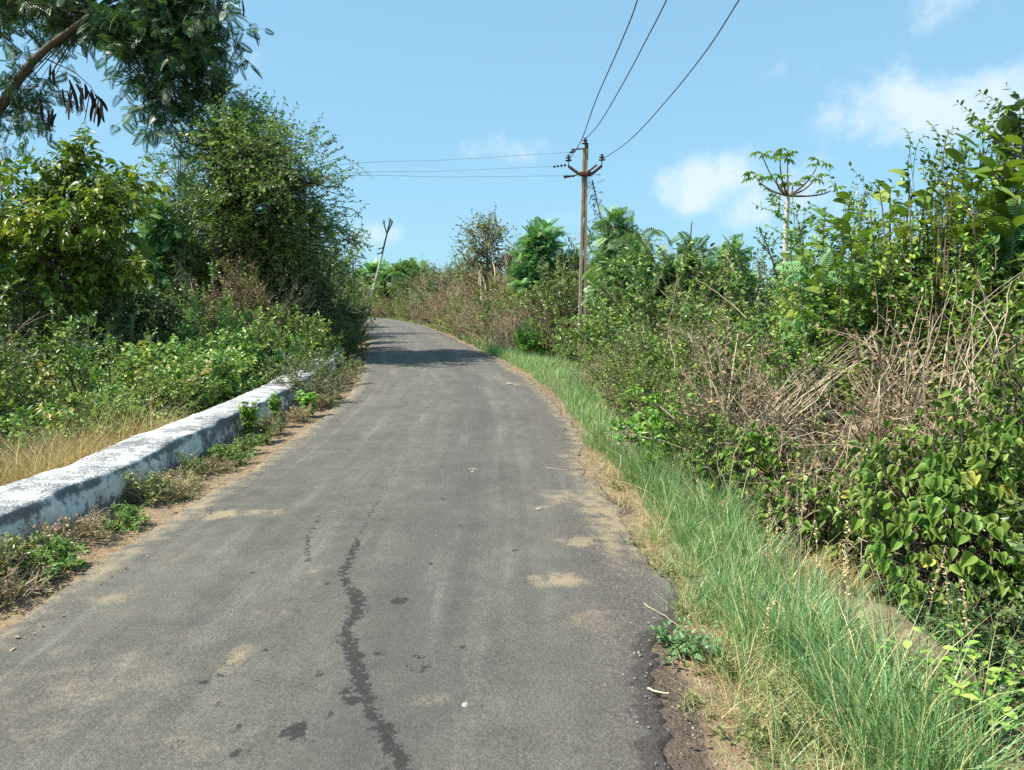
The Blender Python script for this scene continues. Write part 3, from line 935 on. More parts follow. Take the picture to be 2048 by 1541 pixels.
# feathery green sapling between the two
def feathery(name, rng, u, d, top_v, spreadpx, label, dens=1.0, size=.30, n=14, shape=1.0):
    b = base(u, d)
    k = d / FPX
    ztop = P(u, top_v, d)[2] - b[2]
    hw = spreadpx * k
    E = []
    for i in range(4):
        f = (i + .5) / 4
        E.append((rng.normal(0, .2) * hw, rng.normal(0, .2) * hw, ztop * (.42 + .46 * f), hw * (1.0 - .45 * f * shape), hw * (1.0 - .45 * f * shape), ztop * .14, max(4, int(n * dens * .62))))
    ms = make_tree(rng, name, [(0, 0, -.2), (.05, 0, ztop * .4), (.0, .05, ztop * .75), (.05, 0, ztop * .96)], [.05, .04, .03, .01], E, FEATH, size, 'feather', 'twig', 5, .35, 5, .2, .9, 55, .5, .005, .1, .016, .2, up=.5, tside=5)
    return put(name, ms, label, 'tree', b, names=TR)


feathery('feathery_tree', rng, 320, 20, 395, 62, 'soft bluish green feathery sapling between the yellow green and thorny trees', 1.3, .34)

# ------------------------------------------------------------------ utility pole beside the verge
def pole_material():
    m, t, b = new_mat('weathered_concrete')
    n1, n2 = noise(t, 3.0, 5, .65), noise(t, 24, 5, .7)
    col = ramp(t, math_n(t, 'ADD', math_n(t, 'MULTIPLY', n1, .6), math_n(t, 'MULTIPLY', n2, .4)), [(.3, (.16, .105, .07)), (.5, (.36, .275, .19)), (.68, (.52, .43, .325))])
    t.links.new(col, b.inputs['Base Color']); b.inputs['Roughness'].default_value = .9
    bp = N(t, 'ShaderNodeBump', ins={0: .5, 1: .01}); t.links.new(n2, bp.inputs['Height']); t.links.new(bp.outputs[0], b.inputs['Normal'])
    return m


def plain(name, col, rough=.6, metal=0.0, nsc=20, var=.35):
    m, t, b = new_mat(name)
    n = noise(t, nsc, 4, .6)
    lo = tuple(c * (1 - var) for c in col); hi = tuple(min(1, c * (1 + var)) for c in col)
    t.links.new(ramp(t, n, [(.3, lo), (.7, hi)]), b.inputs['Base Color'])
    b.inputs['Roughness'].default_value = rough; b.inputs['Metallic'].default_value = metal
    return m


M_POLE, M_RUST = pole_material(), plain('rusty_steel', (.13, .055, .035), .7)
M_INS, M_WIRE = plain('dark_porcelain', (.022, .022, .028), .25), plain('bare_conductor', (.16, .20, .27), .45, .3)


def box_acc(a, c, d, var=.5, taper=1.0, shear=(0, 0)):
    x, y, z = [q / 2 for q in d]
    v = np.array([(-x, -y, -z), (x, -y, -z), (x, y, -z), (-x, y, -z), (-x * taper + shear[0], -y * taper + shear[1], z), (x * taper + shear[0], -y * taper + shear[1], z), (x * taper + shear[0], y * taper + shear[1], z), (-x * taper + shear[0], y * taper + shear[1], z)]) + np.array(c)
    f = np.array([(0, 2, 1), (0, 3, 2), (4, 5, 6), (4, 6, 7), (0, 1, 5), (0, 5, 4), (1, 2, 6), (1, 6, 5), (2, 3, 7), (2, 7, 6), (3, 0, 4), (3, 4, 7)])
    a.add(v, f, var)


def lathe(prof, n=12):
    a = Acc()
    th = np.arange(n) / n * 2 * np.pi
    v = np.concatenate([np.stack([r * np.cos(th), r * np.sin(th), np.full(n, z)], 1) for r, z in prof])
    f = []
    for i in range(len(prof) - 1):
        for j in range(n):
            p, q = i * n + j, i * n + (j + 1) % n
            f += [(p, q, q + n), (p, q + n, p + n)]
    a.add(v, np.array(f), .5)
    return a


INS = lathe([(.001, .17), (.035, .17), (.045, .15), (.03, .13), (.03, .12), (.075, .105), (.078, .085), (.035, .075), (.034, .06), (.085, .035), (.088, .01), (.05, .0), (.012, -.005), (.012, -.16), (.001, -.16)]).mesh('insulator', M_INS, True)


def build_pole():
    b = G(1163, 727, -.08)
    d = b[1]
    H = P(1170, 300, d)[2] - b[2]
    lean = P(1170, 300, d)[0] - b[0]
    root = thing('utility_pole', 'tall slotted concrete power pole with a rusty V crossarm beside the grass verge', 'utility pole', b)
    a = Acc()
    wb, wt = .215, .125
    n = 26
    for i in range(n):
        z0, z1 = H * i / n - (.4 if i == 0 else 0), H * (i + 1) / n
        f = (i + .5) / n; w = wb + (wt - wb) * f; x = lean * f
        fl = .075 - .02 * f
        dx = lean / n
        for sg in (-1, 1):
            box_acc(a, (x + sg * (w / 2 - fl / 2) - dx / 2, 0, (z0 + z1) / 2), (fl, .16, z1 - z0), .5, 1.0, (dx, 0))
        slot = (.10 < f < .17) or (.27 < f < .29) or (.47 < f < .50) or (.60 < f < .66)
        if f > .10 and not (i % 4 == 1 and f < .7):
            box_acc(a, (x - dx / 2, .01, (z0 + z1) / 2), (w - 2 * fl + .006, .09, z1 - z0), .35, 1.0, (dx, 0))
    link('shaft', a.mesh('shaft', M_POLE), root)
    hz = lambda v: P(1170, v, d)[2] - b[2]
    xx = lambda u: P(u, 300, d)[0] - b[0]
    # V crossarm of angle steel
    a = Acc()
    pts = np.array([(xx(1137), 0, hz(333)), (xx(1160), -.11, hz(351)), (xx(1182), -.11, hz(351)), (xx(1204), 0, hz(332))])
    for p, q in zip(pts[:-1], pts[1:]):
        e = q - p; nn = unit(np.array([-e[2], 0, e[0]]))
        for w, t_, o in ((.075, .012, 0), (.012, .07, .035)):
            v = []
            for c in (p, q):
                v += [c + nn * w / 2 + [0, -t_ / 2 - o, 0], c + nn * w / 2 + [0, t_ / 2 - o, 0], c - nn * w / 2 + [0, t_ / 2 - o, 0], c - nn * w / 2 + [0, -t_ / 2 - o, 0]]
            f = []
            for j in range(4):
                f += [(j, (j + 1) % 4, (j + 1) % 4 + 4), (j, (j + 1) % 4 + 4, j + 4)]
            a.add(np.array(v), np.array(f + [(0, 1, 2), (0, 2, 3), (4, 5, 6), (4, 6, 7)]), .5)
    box_acc(a, (xx(1171), -.105, hz(350)), (.30, .03, .12))
    link('cross_arm', a.mesh('cross_arm', M_RUST), root)
    a = Acc(); box_acc(a, (xx(1173), -.02, hz(304)), (.085, .07, .40)); a.add(*_bar((xx(1171), -.04, hz(298)), (xx(1142), -.3, hz(304)), .02))
    link('top_bracket', a.mesh('top_bracket', M_RUST), root)
    a = Acc(); a.add(*_bar((xx(1175), -.1, hz(346)), (xx(1190), -.4, hz(336)), .025)); a.add(*_bar((xx(1172), .1, hz(345)), (xx(1130), .35, hz(352)), .02))
    link('stay_clamp', a.mesh('stay_clamp', M_RUST), root)
    for (u, v) in [(1137, 323), (1204, 322), (1170, 289)]:
        o = link('insulator', INS, root, (xx(u), 0, hz(v) + .0)); o.scale = (.95, .95, .95)
    for (u, v, u2, v2) in [(1106, 333, 1134, 330), (1128, 352, 1150, 352), (1141, 304, 1150, 302)]:
        a = Acc()
        pa, pb = np.array((xx(u), .1, hz(v))), np.array((xx(u2), .05, hz(v2)))
        for i in range(4):
            q = pa + (pb - pa) * (i + .5) / 4
            a.tubes(np.array([[q - [.035, 0, 0], q - [.01, 0, 0], q + [.01, 0, 0], q + [.035, 0, 0]]]), np.array([[.012, .035, .035, .012]]), 6)
        link('strain_insulator', a.mesh('strain_insulator', M_INS), root)
    # bird-nest like knot of dry creeper under the arm
    return root, b, d, xx, hz


def _bar(p, q, r, n=6):
    z = Acc(); z.tubes(np.array([[p, (np.array(p) + np.array(q)) / 2, q]], float), np.full((1, 3), r), n)
    return z.v[0], z.f[0], .5


pole, pb, pd, pxx, phz = build_pole()


def wire(name, pts, label, group, r=.011, mat=None):
    p = np.array(pts, float)
    t = np.linspace(0, 1, len(p)); tt = np.linspace(0, 1, 40)
    cv = catmull(p, 14)
    a = Acc(); a.tubes(cv[None], np.full((1, len(cv)), r), 5)
    return tag(link(name, a.mesh(name, mat or M_WIRE, True)), label, 'wire', group)


wp = lambda u, v, dd=0.0: P(u, v, pd + dd)
wire('overhead_wire', [wp(1137, 321), P(1163, 280, 18.2), P(1192, 200, 15.5), P(1240, 90, 12.4), P(1275, 0, 10.4), P(1330, -200, 7.6), P(1500, -900, 4.2), (2.5, -4, 6.6)], 'overhead wire leaving the road-side arm tip of the slotted pole', 'power lines')
wire('overhead_wire', [wp(1170, 280), P(1200, 245, 17.4), P(1250, 160, 14.4), P(1295, 75, 12.2), P(1333, 0, 10.6), P(1420, -200, 7.9), P(1700, -900, 4.4), (3.1, -4, 7.1)], 'overhead wire leaving the very top of the slotted pole', 'power lines')
wire('overhead_wire', [wp(1204, 320), P(1260, 280, 17.5), P(1330, 205, 14.6), P(1410, 105, 12.2), P(1478, 0, 10.4), P(1600, -200, 7.7), P(2000, -900, 4.3), (3.9, -4, 6.6)], 'overhead wire leaving the thicket-side arm tip of the slotted pole', 'power lines')
for (u, v, u2, v2, q) in [(1141, 305, 670, 331, 'uppermost'), (1106, 333, 670, 349, 'middle'), (1128, 352, 670, 353, 'lowest')]:
    p0, p1 = wp(u, v), P(u2, v2, 21.5)
    m = (p0 + p1) / 2 - [0, 0, .02]
    wire('service_wire', [p0, m, p1, p1 + (p1 - p0) * .8 + [0, 2, -.1]], q + ' thin service wire strung from the slotted pole to the thorny tree', 'service wires', .0045)

# stay wire overgrown by dry creeper
a, lf = Acc(), Acc()
p0, p1 = P(1184, 360, pd), P(1255, 640, pd - .2)
t = np.linspace(0, 1, 12)[:, None]
cv = p0 + (p1 - p0) * t + np.array([[0, 0, 1]]) * (-.12 * np.sin(t * math.pi))
a.tubes(cv[None], np.full((1, 12), .016), 5, .5)
stay = thing('stay_wire', 'slanting stay wire wrapped in dead creeper hanging from the slotted pole', 'stay wire', (p1[0], p1[1], gz(p1[0], p1[1])[0]))
for i in range(26):
    q = p0 + (p1 - p0) * rng.uniform(0, .85)
    e = q + rng.normal(0, .10, 3) * [1, 1, 1] + [rng.uniform(-.12, .08), 0, -rng.uniform(.2, .9)]
    a.tubes(bez(q[None], ((q + e) / 2 + rng.normal(0, .08, 3))[None], e[None], 6), np.full((1, 6), .006), 3, rng.uniform(0, .7))
o_ = p0 + (p1 - p0) * rng.uniform(0, 1, (110, 1)) ** 1.5 + rng.normal(0, .06, (110, 3))
twigs_and_leaves(rng, a, lf, o_, rng.normal(size=(110, 3)) - [0, 0, .4], rng.uniform(.1, .35, 110), 5, LEAF2, .06, np.full((110, 1), .3), 60, .4, .3, .2, .004)
for acc in (a, lf):
    for v_ in acc.v: v_ -= np.array(stay.location)
link('cable', a.mesh('cable', MW['twig']), stay, kind='stuff')
link('dead_creeper', lf.mesh('dead_creeper', ML['brown']), stay, kind='stuff')


# leaning pole beyond the bend and a further dark one
def far_pole(u0, v0, u1, v1, d, w, label, mat, metal_from):
    b = P(u0, v0, d); b[2] = -.1
    top = P(u1, v1, d) - b
    root = thing('utility_pole', label, 'utility pole', b)
    a = Acc(); m = top * metal_from
    a.tubes(np.array([[np.zeros(3), m * .5, m]]), np.array([[w, w * .85, w * .7]]), 6); link('shaft', a.mesh('shaft', mat), root)
    a = Acc(); a.tubes(np.array([[m, (m + top) / 2, top]]), np.array([[w * .6, w * .5, w * .45]]), 6)
    e = unit(top)
    for sg in (-1, 1):
        p = top * .87; a.add(*_bar(p, p + np.array([sg * .32, 0, .5]) + e * .35, w * .4))
    for k_ in (metal_from + .02, metal_from + .07):
        p = top * k_; a.add(*_bar(p + [.0, 0, 0], p + [-.45, 0, -.12], w * .4))
    link('bracket', a.mesh('bracket', M_INS), root)
    for q in (top, top * .87 + np.array([-.32, 0, .5]) + e * .35, top * .87 + np.array([.32, 0, .5]) + e * .35):
        o = link('insulator', INS, root, q); o.scale = (1.25, 1.25, 1.5)
    return root


M_LITE = plain('lichen_concrete', (.42, .44, .38), .9)
far_pole(733, 622, 780, 443, 62, .13, 'whitish concrete pole leaning over beyond the bend in the road', M_LITE, .66)
far_pole(706, 615, 706, 520, 95, .14, 'thin dark upright pole far beyond the bend', plain('dark_steel', (.05, .05, .05), .6), .9)

# ------------------------------------------------------------------ bush prototypes
def place(proto_meshes, name, label, cat, loc, rz, sc, group, names=('stems', 'foliage')):
    return put(name, proto_meshes, label, cat, loc, rz, sc, group, names)


rng = np.random.default_rng(23)
SCRUB = [make_bush(rng, 'scrub', 1.9, 1.15, 34, 14, 13, [LEAF2, LEAF4], .052, 'scrub', base_var=.50, bare=.12) for i in range(3)]
OLIVE = [make_bush(rng, 'olive_scrub', 1.8, 1.05, 36, 14, 12, LEAF2, .045, 'olive', 'twig', base_var=.5, bare=.25) for i in range(2)]
BRIGHT = [make_bush(rng, 'leafy', 1.1, .8, 30, 10, 9, LEAF4, .085, 'bright', base_var=.5, droop=.2, tl=.28) for i in range(2)]
WALLB = [make_bush(rng, 'wallside', 1.2, .95, 34, 12, 11, LEAF4, .07, 'scrub', base_var=.62, droop=.15, tl=.3) for i in range(2)]
DEAD = [make_bush(rng, 'dead', 1.7, 1.1, 40, 12, 7, LEAF2, .05, 'brown', 'cane', base_var=.5, bare=.45, tl=.42, droop=.3) for i in range(2)]
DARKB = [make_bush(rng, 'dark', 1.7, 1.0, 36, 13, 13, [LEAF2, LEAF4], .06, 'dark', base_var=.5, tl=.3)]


def tangle(rng, n, r, h, arch=1.0, rad=.006, side=4):
    a = Acc()
    s = np.stack([np.clip(rng.normal(0, r * .4, n), -.7 * r, .7 * r), np.clip(rng.normal(0, r * .4, n), -.7 * r, .7 * r), rng.uniform(-.15, .2, n)], 1)
    th = rng.uniform(0, 6.28, n); L = r * rng.uniform(.4, .95, n)
    e = s + np.stack([np.cos(th) * L, np.sin(th) * L, h * rng.uniform(-.1, .75, n) * (1.1 - .4 * arch)], 1)
    m = (s + e) / 2 + np.stack([rng.normal(0, .2 * r, n), rng.normal(0, .2 * r, n), h * rng.uniform(.4, 1.15, n) * arch], 1)
    p = bez(s, m, e, 9); p[:, 1:-1] += rng.normal(0, .014, p[:, 1:-1].shape)
    a.tubes(p, rad * np.linspace(1, .4, 9)[None] * rng.uniform(.5, 1.5, (n, 1)), 3, rng.uniform(0, 1, n))
    # side twigs
    i = rng.integers(0, n, n * side); j = rng.integers(2, 8, n * side)
    o = p[i, j]; d = unit(rng.normal(size=o.shape) + unit(p[i, j] - p[i, j - 1]) * .8)
    q = o + d * rng.uniform(.12, .5, (len(o), 1)) * r
    a.tubes(bez(o, (o + q) / 2 + rng.normal(0, .05, o.shape), q - [0, 0, .05], 5), rad * .5 * np.linspace(1, .4, 5)[None] * np.ones((len(o), 1)), 3, rng.uniform(0, 1, len(o)))
    lf = Acc()
    k = n * side
    o2 = o + (q - o) * rng.uniform(.2, 1, (k, 1))
    lf.leaves(LEAF2, o2, rng.normal(size=o2.shape) - [0, 0, .5], rng.normal(size=o2.shape), rng.uniform(.02, .055, k), rng.uniform(0, .9, k))
    return a.mesh('dry_canes', MW['cane']), lf.mesh('dead_leaves', ML['brown'])


TANG = [tangle(rng, 230, 1.0, 1.3, 1.0, .005, 6), tangle(rng, 210, 1.0, 1.1, .8, .005, 6)]

# ------------------------------------------------------------------ right-hand thicket
rng = np.random.default_rng(31)


def sc(a, b=None):
    return float(rng.uniform(a, b))


def along(lon, s):
    p = at_road(lon, s); p[2] = gz(p[0], p[1])[0]
    return p


cnt = 0
lon_, kinds = 8.0, []
RG = {'scrub': ('scrub_bush', 'green small-leaved scrub bush in the thicket behind the grass verge', 'bush', 'green scrub bushes of the verge thicket'),
      'olive': ('scrub_bush', 'olive half-bare scrub bush in the thicket behind the grass verge', 'bush', 'olive scrub bushes of the verge thicket'),
      'dead': ('dead_bush', 'brown dried-up bush in the thicket behind the grass verge', 'bush', 'dead bushes of the verge thicket'),
      'dark': ('dark_bush', 'dark green dense bush deep in the thicket behind the grass verge', 'bush', 'dark bushes of the verge thicket'),
      'bright': ('leafy_bush', 'bright green leafy bush at the front of the verge thicket', 'bush', 'bright leafy bushes of the verge thicket')}
PR = {'scrub': SCRUB, 'olive': OLIVE, 'dead': DEAD, 'dark': DARKB, 'bright': BRIGHT}


LM = [(10.5, 'near the stalk sheaf'), (15.5, 'near the pale-trunked tree'), (21, 'near the slotted pole'), (29, 'near the vivid feathery tree'), (40, 'near the sparse tree'), (54, 'before the bend'), (999, 'past the bend')]
RL = {'scrub': 'green small-leaved scrub bush', 'olive': 'olive half-bare scrub bush', 'dead': 'brown dried-up bush', 'dark': 'dark dense bush', 'bright': 'bright leafy bush'}


def spot(p, rows):
    sv, lv = road_coords(np.array([p[:2]]))
    r_ = [w for q, w in rows if abs(sv[0]) < q][0]
    return r_, float(lv[0])


def rput(kind, p, s, flat=1.0):
    n, l, c, g_ = RG[kind]
    row_, lo_ = spot(p, [(3.6, 'front'), (5.3, 'middle'), (999, 'back')])
    l = RL[kind] + ' at the ' + row_ + ' of the thicket ' + [w for q, w in LM if lo_ < q][0]
    g_ = l
    ms = PR[kind][int(rng.integers(len(PR[kind])))]
    return put(n, ms, l, c, p, float(rng.uniform(0, 6.28)), (s, s, s * flat), g_)


# front, middle and back rows
for row, (s0, step0, hs) in enumerate([(2.98, .95, .86), (4.1, 1.05, 1.38), (5.9, 1.5, 1.72)]):
    lon_ = 7.2 + row * .6
    while lon_ < 62:
        far = sstep(np.array(lon_), 16, 34)
        sx = s0 + rng.normal(0, .25) - .65 * far * (1 if row == 0 else .8)
        sx += (1.6 if row == 0 else 1.0) * math.exp(-((lon_ - 17.8) / 5.0) ** 2)
        r_ = rng.uniform()
        if row == 0:
            kind = 'dead' if r_ < .12 + .36 * far else 'olive' if r_ < .48 else 'scrub' if r_ < .82 else 'bright'
        else:
            kind = 'dead' if r_ < .08 + .30 * far else 'olive' if r_ < .42 else 'scrub' if r_ < .88 else 'dark'
        k = hs * (1 - (.17 if row else 0) * (1 - float(sstep(np.array(lon_), 12, 15)))) * rng.uniform(.85, 1.15) * (1.05 if kind != 'bright' else 1.25) * (1 + .25 * far)
        rput(kind, along(lon_, sx), float(k), float(rng.uniform(.9, 1.1)) * (1 - .12 * float(far) * (row == 0)))
        lon_ += step0 * (1 + .8 * far) * rng.uniform(.8, 1.2)

# nearer, taller growth at the edge of the ditch
for (u, d, kind, s, fl) in [(1560, 8.4, 'scrub', .85, 1.0), (1650, 9.0, 'scrub', 1.05, 1.0), (1720, 8.3, 'olive', 1.1, 1.05), (1800, 9.2, 'scrub', 1.35, 1.0), (1900, 8.6, 'scrub', 1.4, 1.0), (2000, 8.0, 'dark', 1.35, 1.1), (2080, 7.2, 'scrub', 1.4, 1.1),
                            (1960, 9.6, 'olive', 1.6, 1.0), (2060, 9.2, 'scrub', 1.75, 1.0), (1850, 10.4, 'scrub', 1.6, 1.0), (1750, 10.6, 'olive', 1.5, 1.0), (1680, 11.2, 'scrub', 1.3, 1.0), (2180, 7.8, 'scrub', 1.5, 1.1), (2200, 6.2, 'scrub', 1.3, 1.0), (2160, 5.2, 'dark', 1.2, 1.0),
                            (1470, 9.2, 'olive', .85, 1.0), (1420, 10.0, 'scrub', .9, 1.0), (1350, 11.5, 'olive', .85, 1.0), (2300, 5.6, 'scrub', 1.3, 1.0), (2330, 4.2, 'dark', 1.1, 1.0), (1990, 6.6, 'dark', .95, 1.0), (2090, 6.2, 'dark', 1.0, 1.0)]:
    rput(kind, base(u, d), s, fl)
for (u, d, kind, s) in [(1320, 14.2, 'scrub', 1.75), (1410, 13.4, 'scrub', 1.7), (1490, 12.6, 'dark', 1.65), (1530, 11.0, 'scrub', 1.15), (1250, 16.5, 'scrub', 1.7), (1370, 12.2, 'olive', 1.35), (1450, 11.2, 'scrub', 1.3)]:
    rput(kind, base(u, d), s)
for (u, d, s) in [(1780, 6.9, 1.25), (1890, 6.8, 1.4), (1680, 7.2, 1.1), (1970, 7.0, 1.5)]:
    rput('dead', base(u, d), s)

# ragged front fringe spilling on to the grass
for i_, lo_ in enumerate(np.arange(6.6, 14.5, .42)):
    kd = ['scrub', 'olive', 'bright', 'scrub', 'dead'][i_ % 5]
    k_ = float(rng.uniform(.42, .62)) * (1.25 if kd == 'bright' else 1)
    rput(kd, along(lo_, 2.62 + rng.uniform(-.12, .22) + .25 * float(sstep(np.array(lo_), 11, 14.5))), k_, 1.1)

# low leafy growth between grass and thicket
for (u, d, kind, s) in [(1330, 11.0, 'bright', .75), (1260, 13.0, 'bright', .7), (1390, 9.8, 'bright', .7), (1480, 8.4, 'bright', .65), (1000, 27, 'bright', .9), (960, 32, 'bright', 1.0), (1060, 22, 'bright', .8), (905, 42, 'bright', 1.1), (1110, 22.5, 'bright', .7), (1280, 12, 'olive', .5), (1430, 8.8, 'olive', .5)]:
    rput(kind, base(u, d), s)

# arching heaps of dry canes
for i, (u, d, s, ms) in enumerate([(1650, 6.7, 1.15, 0), (1750, 6.4, 1.25, 1), (1860, 6.2, 1.35, 0), (1830, 6.8, 1.65, 1), (1950, 6.3, 1.6, 0), (1960, 6.9, 1.8, 1), (1720, 6.9, 1.3, 1), (1580, 7.3, .9, 1), (2040, 6.2, 1.5, 1), (1500, 8.0, .75, 0), (1540, 7.2, .7, 0), (1350, 10.6, .75, 1), (1250, 13.5, .9, 0), (1105, 23, 1.2, 1), (1050, 24, 1.4, 0), (1000, 31, 1.5, 0), (900, 46, 1.7, 1), (1450, 8.2, .6, 1)]):
    l_ = ('tall arching dry canes' if s >= 1.3 else 'low tangled dry canes') + (' above the big heart-leaved mound' if u > 1820 and d < 9 else ' just behind the stalk sheaf' if u > 1560 and d < 9 else ' between stalk sheaf and olive scrub' if d < 12 else ' in the thicket by the slotted pole' if d < 22 else ' in the brown thicket before the bend')
    put('cane_heap', TANG[ms], l_, 'dead plant', base(u, d), float(rng.uniform(0, 6.28)), (s, s, s), l_, ('canes', 'dead_leaves'))
for o in C.objects:
    if o.name.startswith(('canes', 'dead_leaves')): o['kind'] = 'stuff'


def canes(name, pts, label, rad=.007, n=20, spread=.12, rough=.03, arch=.10):
    """a bundle of long straight-ish dry stalks; pts list of (start, end)"""
    a = Acc()
    bse = np.array(pts[0][0], float)
    for p, q in pts:
        p, q = np.array(p), np.array(q)
        s = p + rng.normal(0, spread, (n, 3)); e = q + rng.normal(0, spread * 1.3, (n, 3))
        m = (s + e) / 2 + rng.normal(0, spread * 1.2, (n, 3)) + UPV * arch
        t = bez(s, m, e, 8); t[:, 1:-1] += rng.normal(0, rough * .4, t[:, 1:-1].shape)
        a.tubes(t - bse, rad * np.linspace(1, .45, 8)[None] * rng.uniform(.5, 1.4, (n, 1)), 4, rng.uniform(.3, 1, n))
    o = link(name, a.mesh(name, MW['cane']), None, bse, kind=None)
    return tag(o, label, 'dead plant')


canes('stalk_bundle', [(P(1525, 855, 6.9), P(1700, 690, 7.3)), (P(1560, 850, 6.8), P(1740, 700, 7.2))], 'sheaf of straight pale dry stalks leaning against the cane heap', .0048, 14, .055)
canes('dry_stalks', [(P(1830, 830, 6.6), P(1900, 600, 6.9)), (P(1900, 840, 6.3), P(2010, 580, 6.6)), (P(1950, 830, 6.2), P(1960, 610, 6.6))], 'tall upright pale dry stalks standing above the heart-leaved creeper', .0052, 8, .16)
canes('fallen_branch', [(P(1440, 930, 6.9), P(1640, 1000, 6.2)), (P(1330, 880, 7.9), P(1560, 960, 6.6))], 'fallen grey twiggy branch lying across the edge of the grass', .010, 7, .06)
canes('fallen_stalks', [(P(1620, 985, 5.9), P(1780, 1075, 5.3)), (P(1660, 960, 6.0), P(1760, 1050, 5.5))], 'pale fallen stalks above the bare soil hollow', .007, 10, .06)
for q_, t_ in [((P(1340, 700, 9.6), P(1350, 560, 9.8)), 'tallest thin pale bare sapling rising through the olive scrub'), ((P(1360, 790, 9.0), P(1340, 650, 9.3)), 'thin bare sapling in front of the tallest bare one'), ((P(1290, 760, 10.5), P(1275, 640, 10.8)), 'thin bare sapling closest to the stay wire'), ((P(1480, 640, 8.6), P(1390, 545, 9)), 'slanting bare stem crossing the feathery saplings'), ((P(1480, 560, 9), P(1440, 500, 9.2)), 'short slanting bare stem above the other slanting one')]:
    canes('leafless_sapling', [q_], t_, .009, 1, .03)
canes('forked_sapling', [(P(965, 610, 31), P(950, 530, 32)), (P(980, 600, 31), P(1000, 520, 32)), (P(975, 605, 31), P(962, 545, 31))], 'forked pale bare trunks under the sparse roadside tree', .05, 2, .15)

# ------------------------------------------------------------------ trees over the thicket
rng = np.random.default_rng(47)
b = base(970, 33)
E = [(*rel(u, v, 33, b), ru * 33 / FPX, 1.0, rv * 33 / FPX, n) for (u, v, ru, rv, n) in [(960, 480, 45, 36, 16), (1000, 505, 40, 36, 14), (935, 520, 25, 30, 8), (985, 465, 25, 26, 8), (955, 545, 60, 20, 8)]]
ms = make_tree(rng, 'sparse_tree', [(0, 0, -.2), (.05, 0, 1.4), (.1, 0, 2.6), (.1, 0, 3.8)], [.09, .07, .05, .02], E, [LEAF2, LEAF4], .12, 'olive', 'cane', 8, .7, 8, .15, .7, 55, .35, .009, .05, .03, .3)
put('sparse_tree', ms, 'sparse small tree with pale forked trunk showing sky between its leaves', 'tree', b, names=TR)
feathery('feathery_tree', rng, 1075, 27, 448, 38, 'dense vivid green feathery tree next to the sparse pale-trunked tree', 1.8, .42, 16)
feathery('feathery_tree', rng, 1130, 27, 500, 40, 'pale airy feathery tree just road-side of the slotted pole', .8, .38, 12)
feathery('feathery_tree', rng, 1225, 18, 400, 46, 'tallest feathery sapling rising behind the slotted pole', .9, .34, 10, 1.3)
feathery('feathery_tree', rng, 1270, 16.5, 470, 60, 'wide feathery bush between the slotted pole and the twin feathery sprays', 1.4, .32, 14)
feathery('feathery_tree', rng, 1375, 16, 428, 46, 'open feathery sapling with fanned sprays standing against the white cloud', .9, .32, 10, .9)
feathery('feathery_tree', rng, 1440, 15.5, 475, 52, 'low spreading feathery sapling beside the open fanned one', 1.1, .30, 12)
feathery('feathery_tree', rng, 1670, 8.6, 520, 95, 'soft green feathery shrub under the large-leaved saplings', .8, .30, 9)
feathery('feathery_tree', rng, 2040, 7.6, 470, 120, 'feathery shrub shaded by the tall large-leaved sapling at the ditch', .9, .30, 10)
feathery('feathery_tree', rng, 800, 62, 530, 55, 'bright feathery tree behind the leaning whitish pole', 1.6, .75, 16)
feathery('feathery_tree', rng, 760, 66, 520, 30, 'small bright tree touching the leaning whitish pole', 1.3, .75, 12)

# leafy creeper column beside the pole
crp = make_bush(rng, 'creeper', 3.0, .65, 30, 12, 8, LEAF4, .11, 'scrub', base_var=.45, droop=.5, upb=.4, tl=.3, low=.3)
put('creeper_column', crp, 'column of dark leafy creeper climbing just behind the slotted pole', 'creeper', base(1232, 17.2), .4, 1.0)
put('creeper_column', crp, 'heap of yellowish leafy creeper at the foot of the stay wire', 'creeper', base(1262, 16.2), 2.4, (1.1, 1.1, .78))


# pale-trunked tree with umbrella leaf rosettes
def palmate(n=7):
    v, f = [], []
    for i in range(2):
        t0, t1 = i / 2, (i + 1) / 2
        k = len(v)
        v += [(-.012, t0 * .5, .1 * t0), (.012, t0 * .5, .1 * t0), (.012, t1 * .5, .1 * t1), (-.012, t1 * .5, .1 * t1)]
        f += [(k, k + 1, k + 2), (k, k + 2, k + 3)]
    for i in range(n):
        a = R(-115 + 230 * i / (n - 1)); l = .62 * (1 - .25 * abs(i - (n - 1) / 2) / n * 2)
        d = np.array([math.sin(a), math.cos(a), -.38]); s = np.array([math.cos(a), -math.sin(a), 0]) * .095
        k = len(v); o = np.array([0, .5, .1])
        v += [o, o + d * l * .5 + s + [0, 0, .07], o + d * l + [0, 0, -.12], o + d * l * .5 - s + [0, 0, .07]]
        f += [(k, k + 1, k + 2), (k, k + 2, k + 3)]
    a_ = Acc(); a_.add(np.array(v, float), np.array(f), .55)
    return a_.mesh('palmate_leaf', ML['pale'])


def orient(o, pos, d, nrm, size):
    d = Vector(d).normalized(); n = Vector(nrm)
    s = d.cross(n).normalized(); n = s.cross(d)
    m = Matrix((s, d, n)).transposed().to_4x4()
    o.matrix_basis = Matrix.Translation(Vector(pos)) @ m @ Matrix.Scale(size, 4)


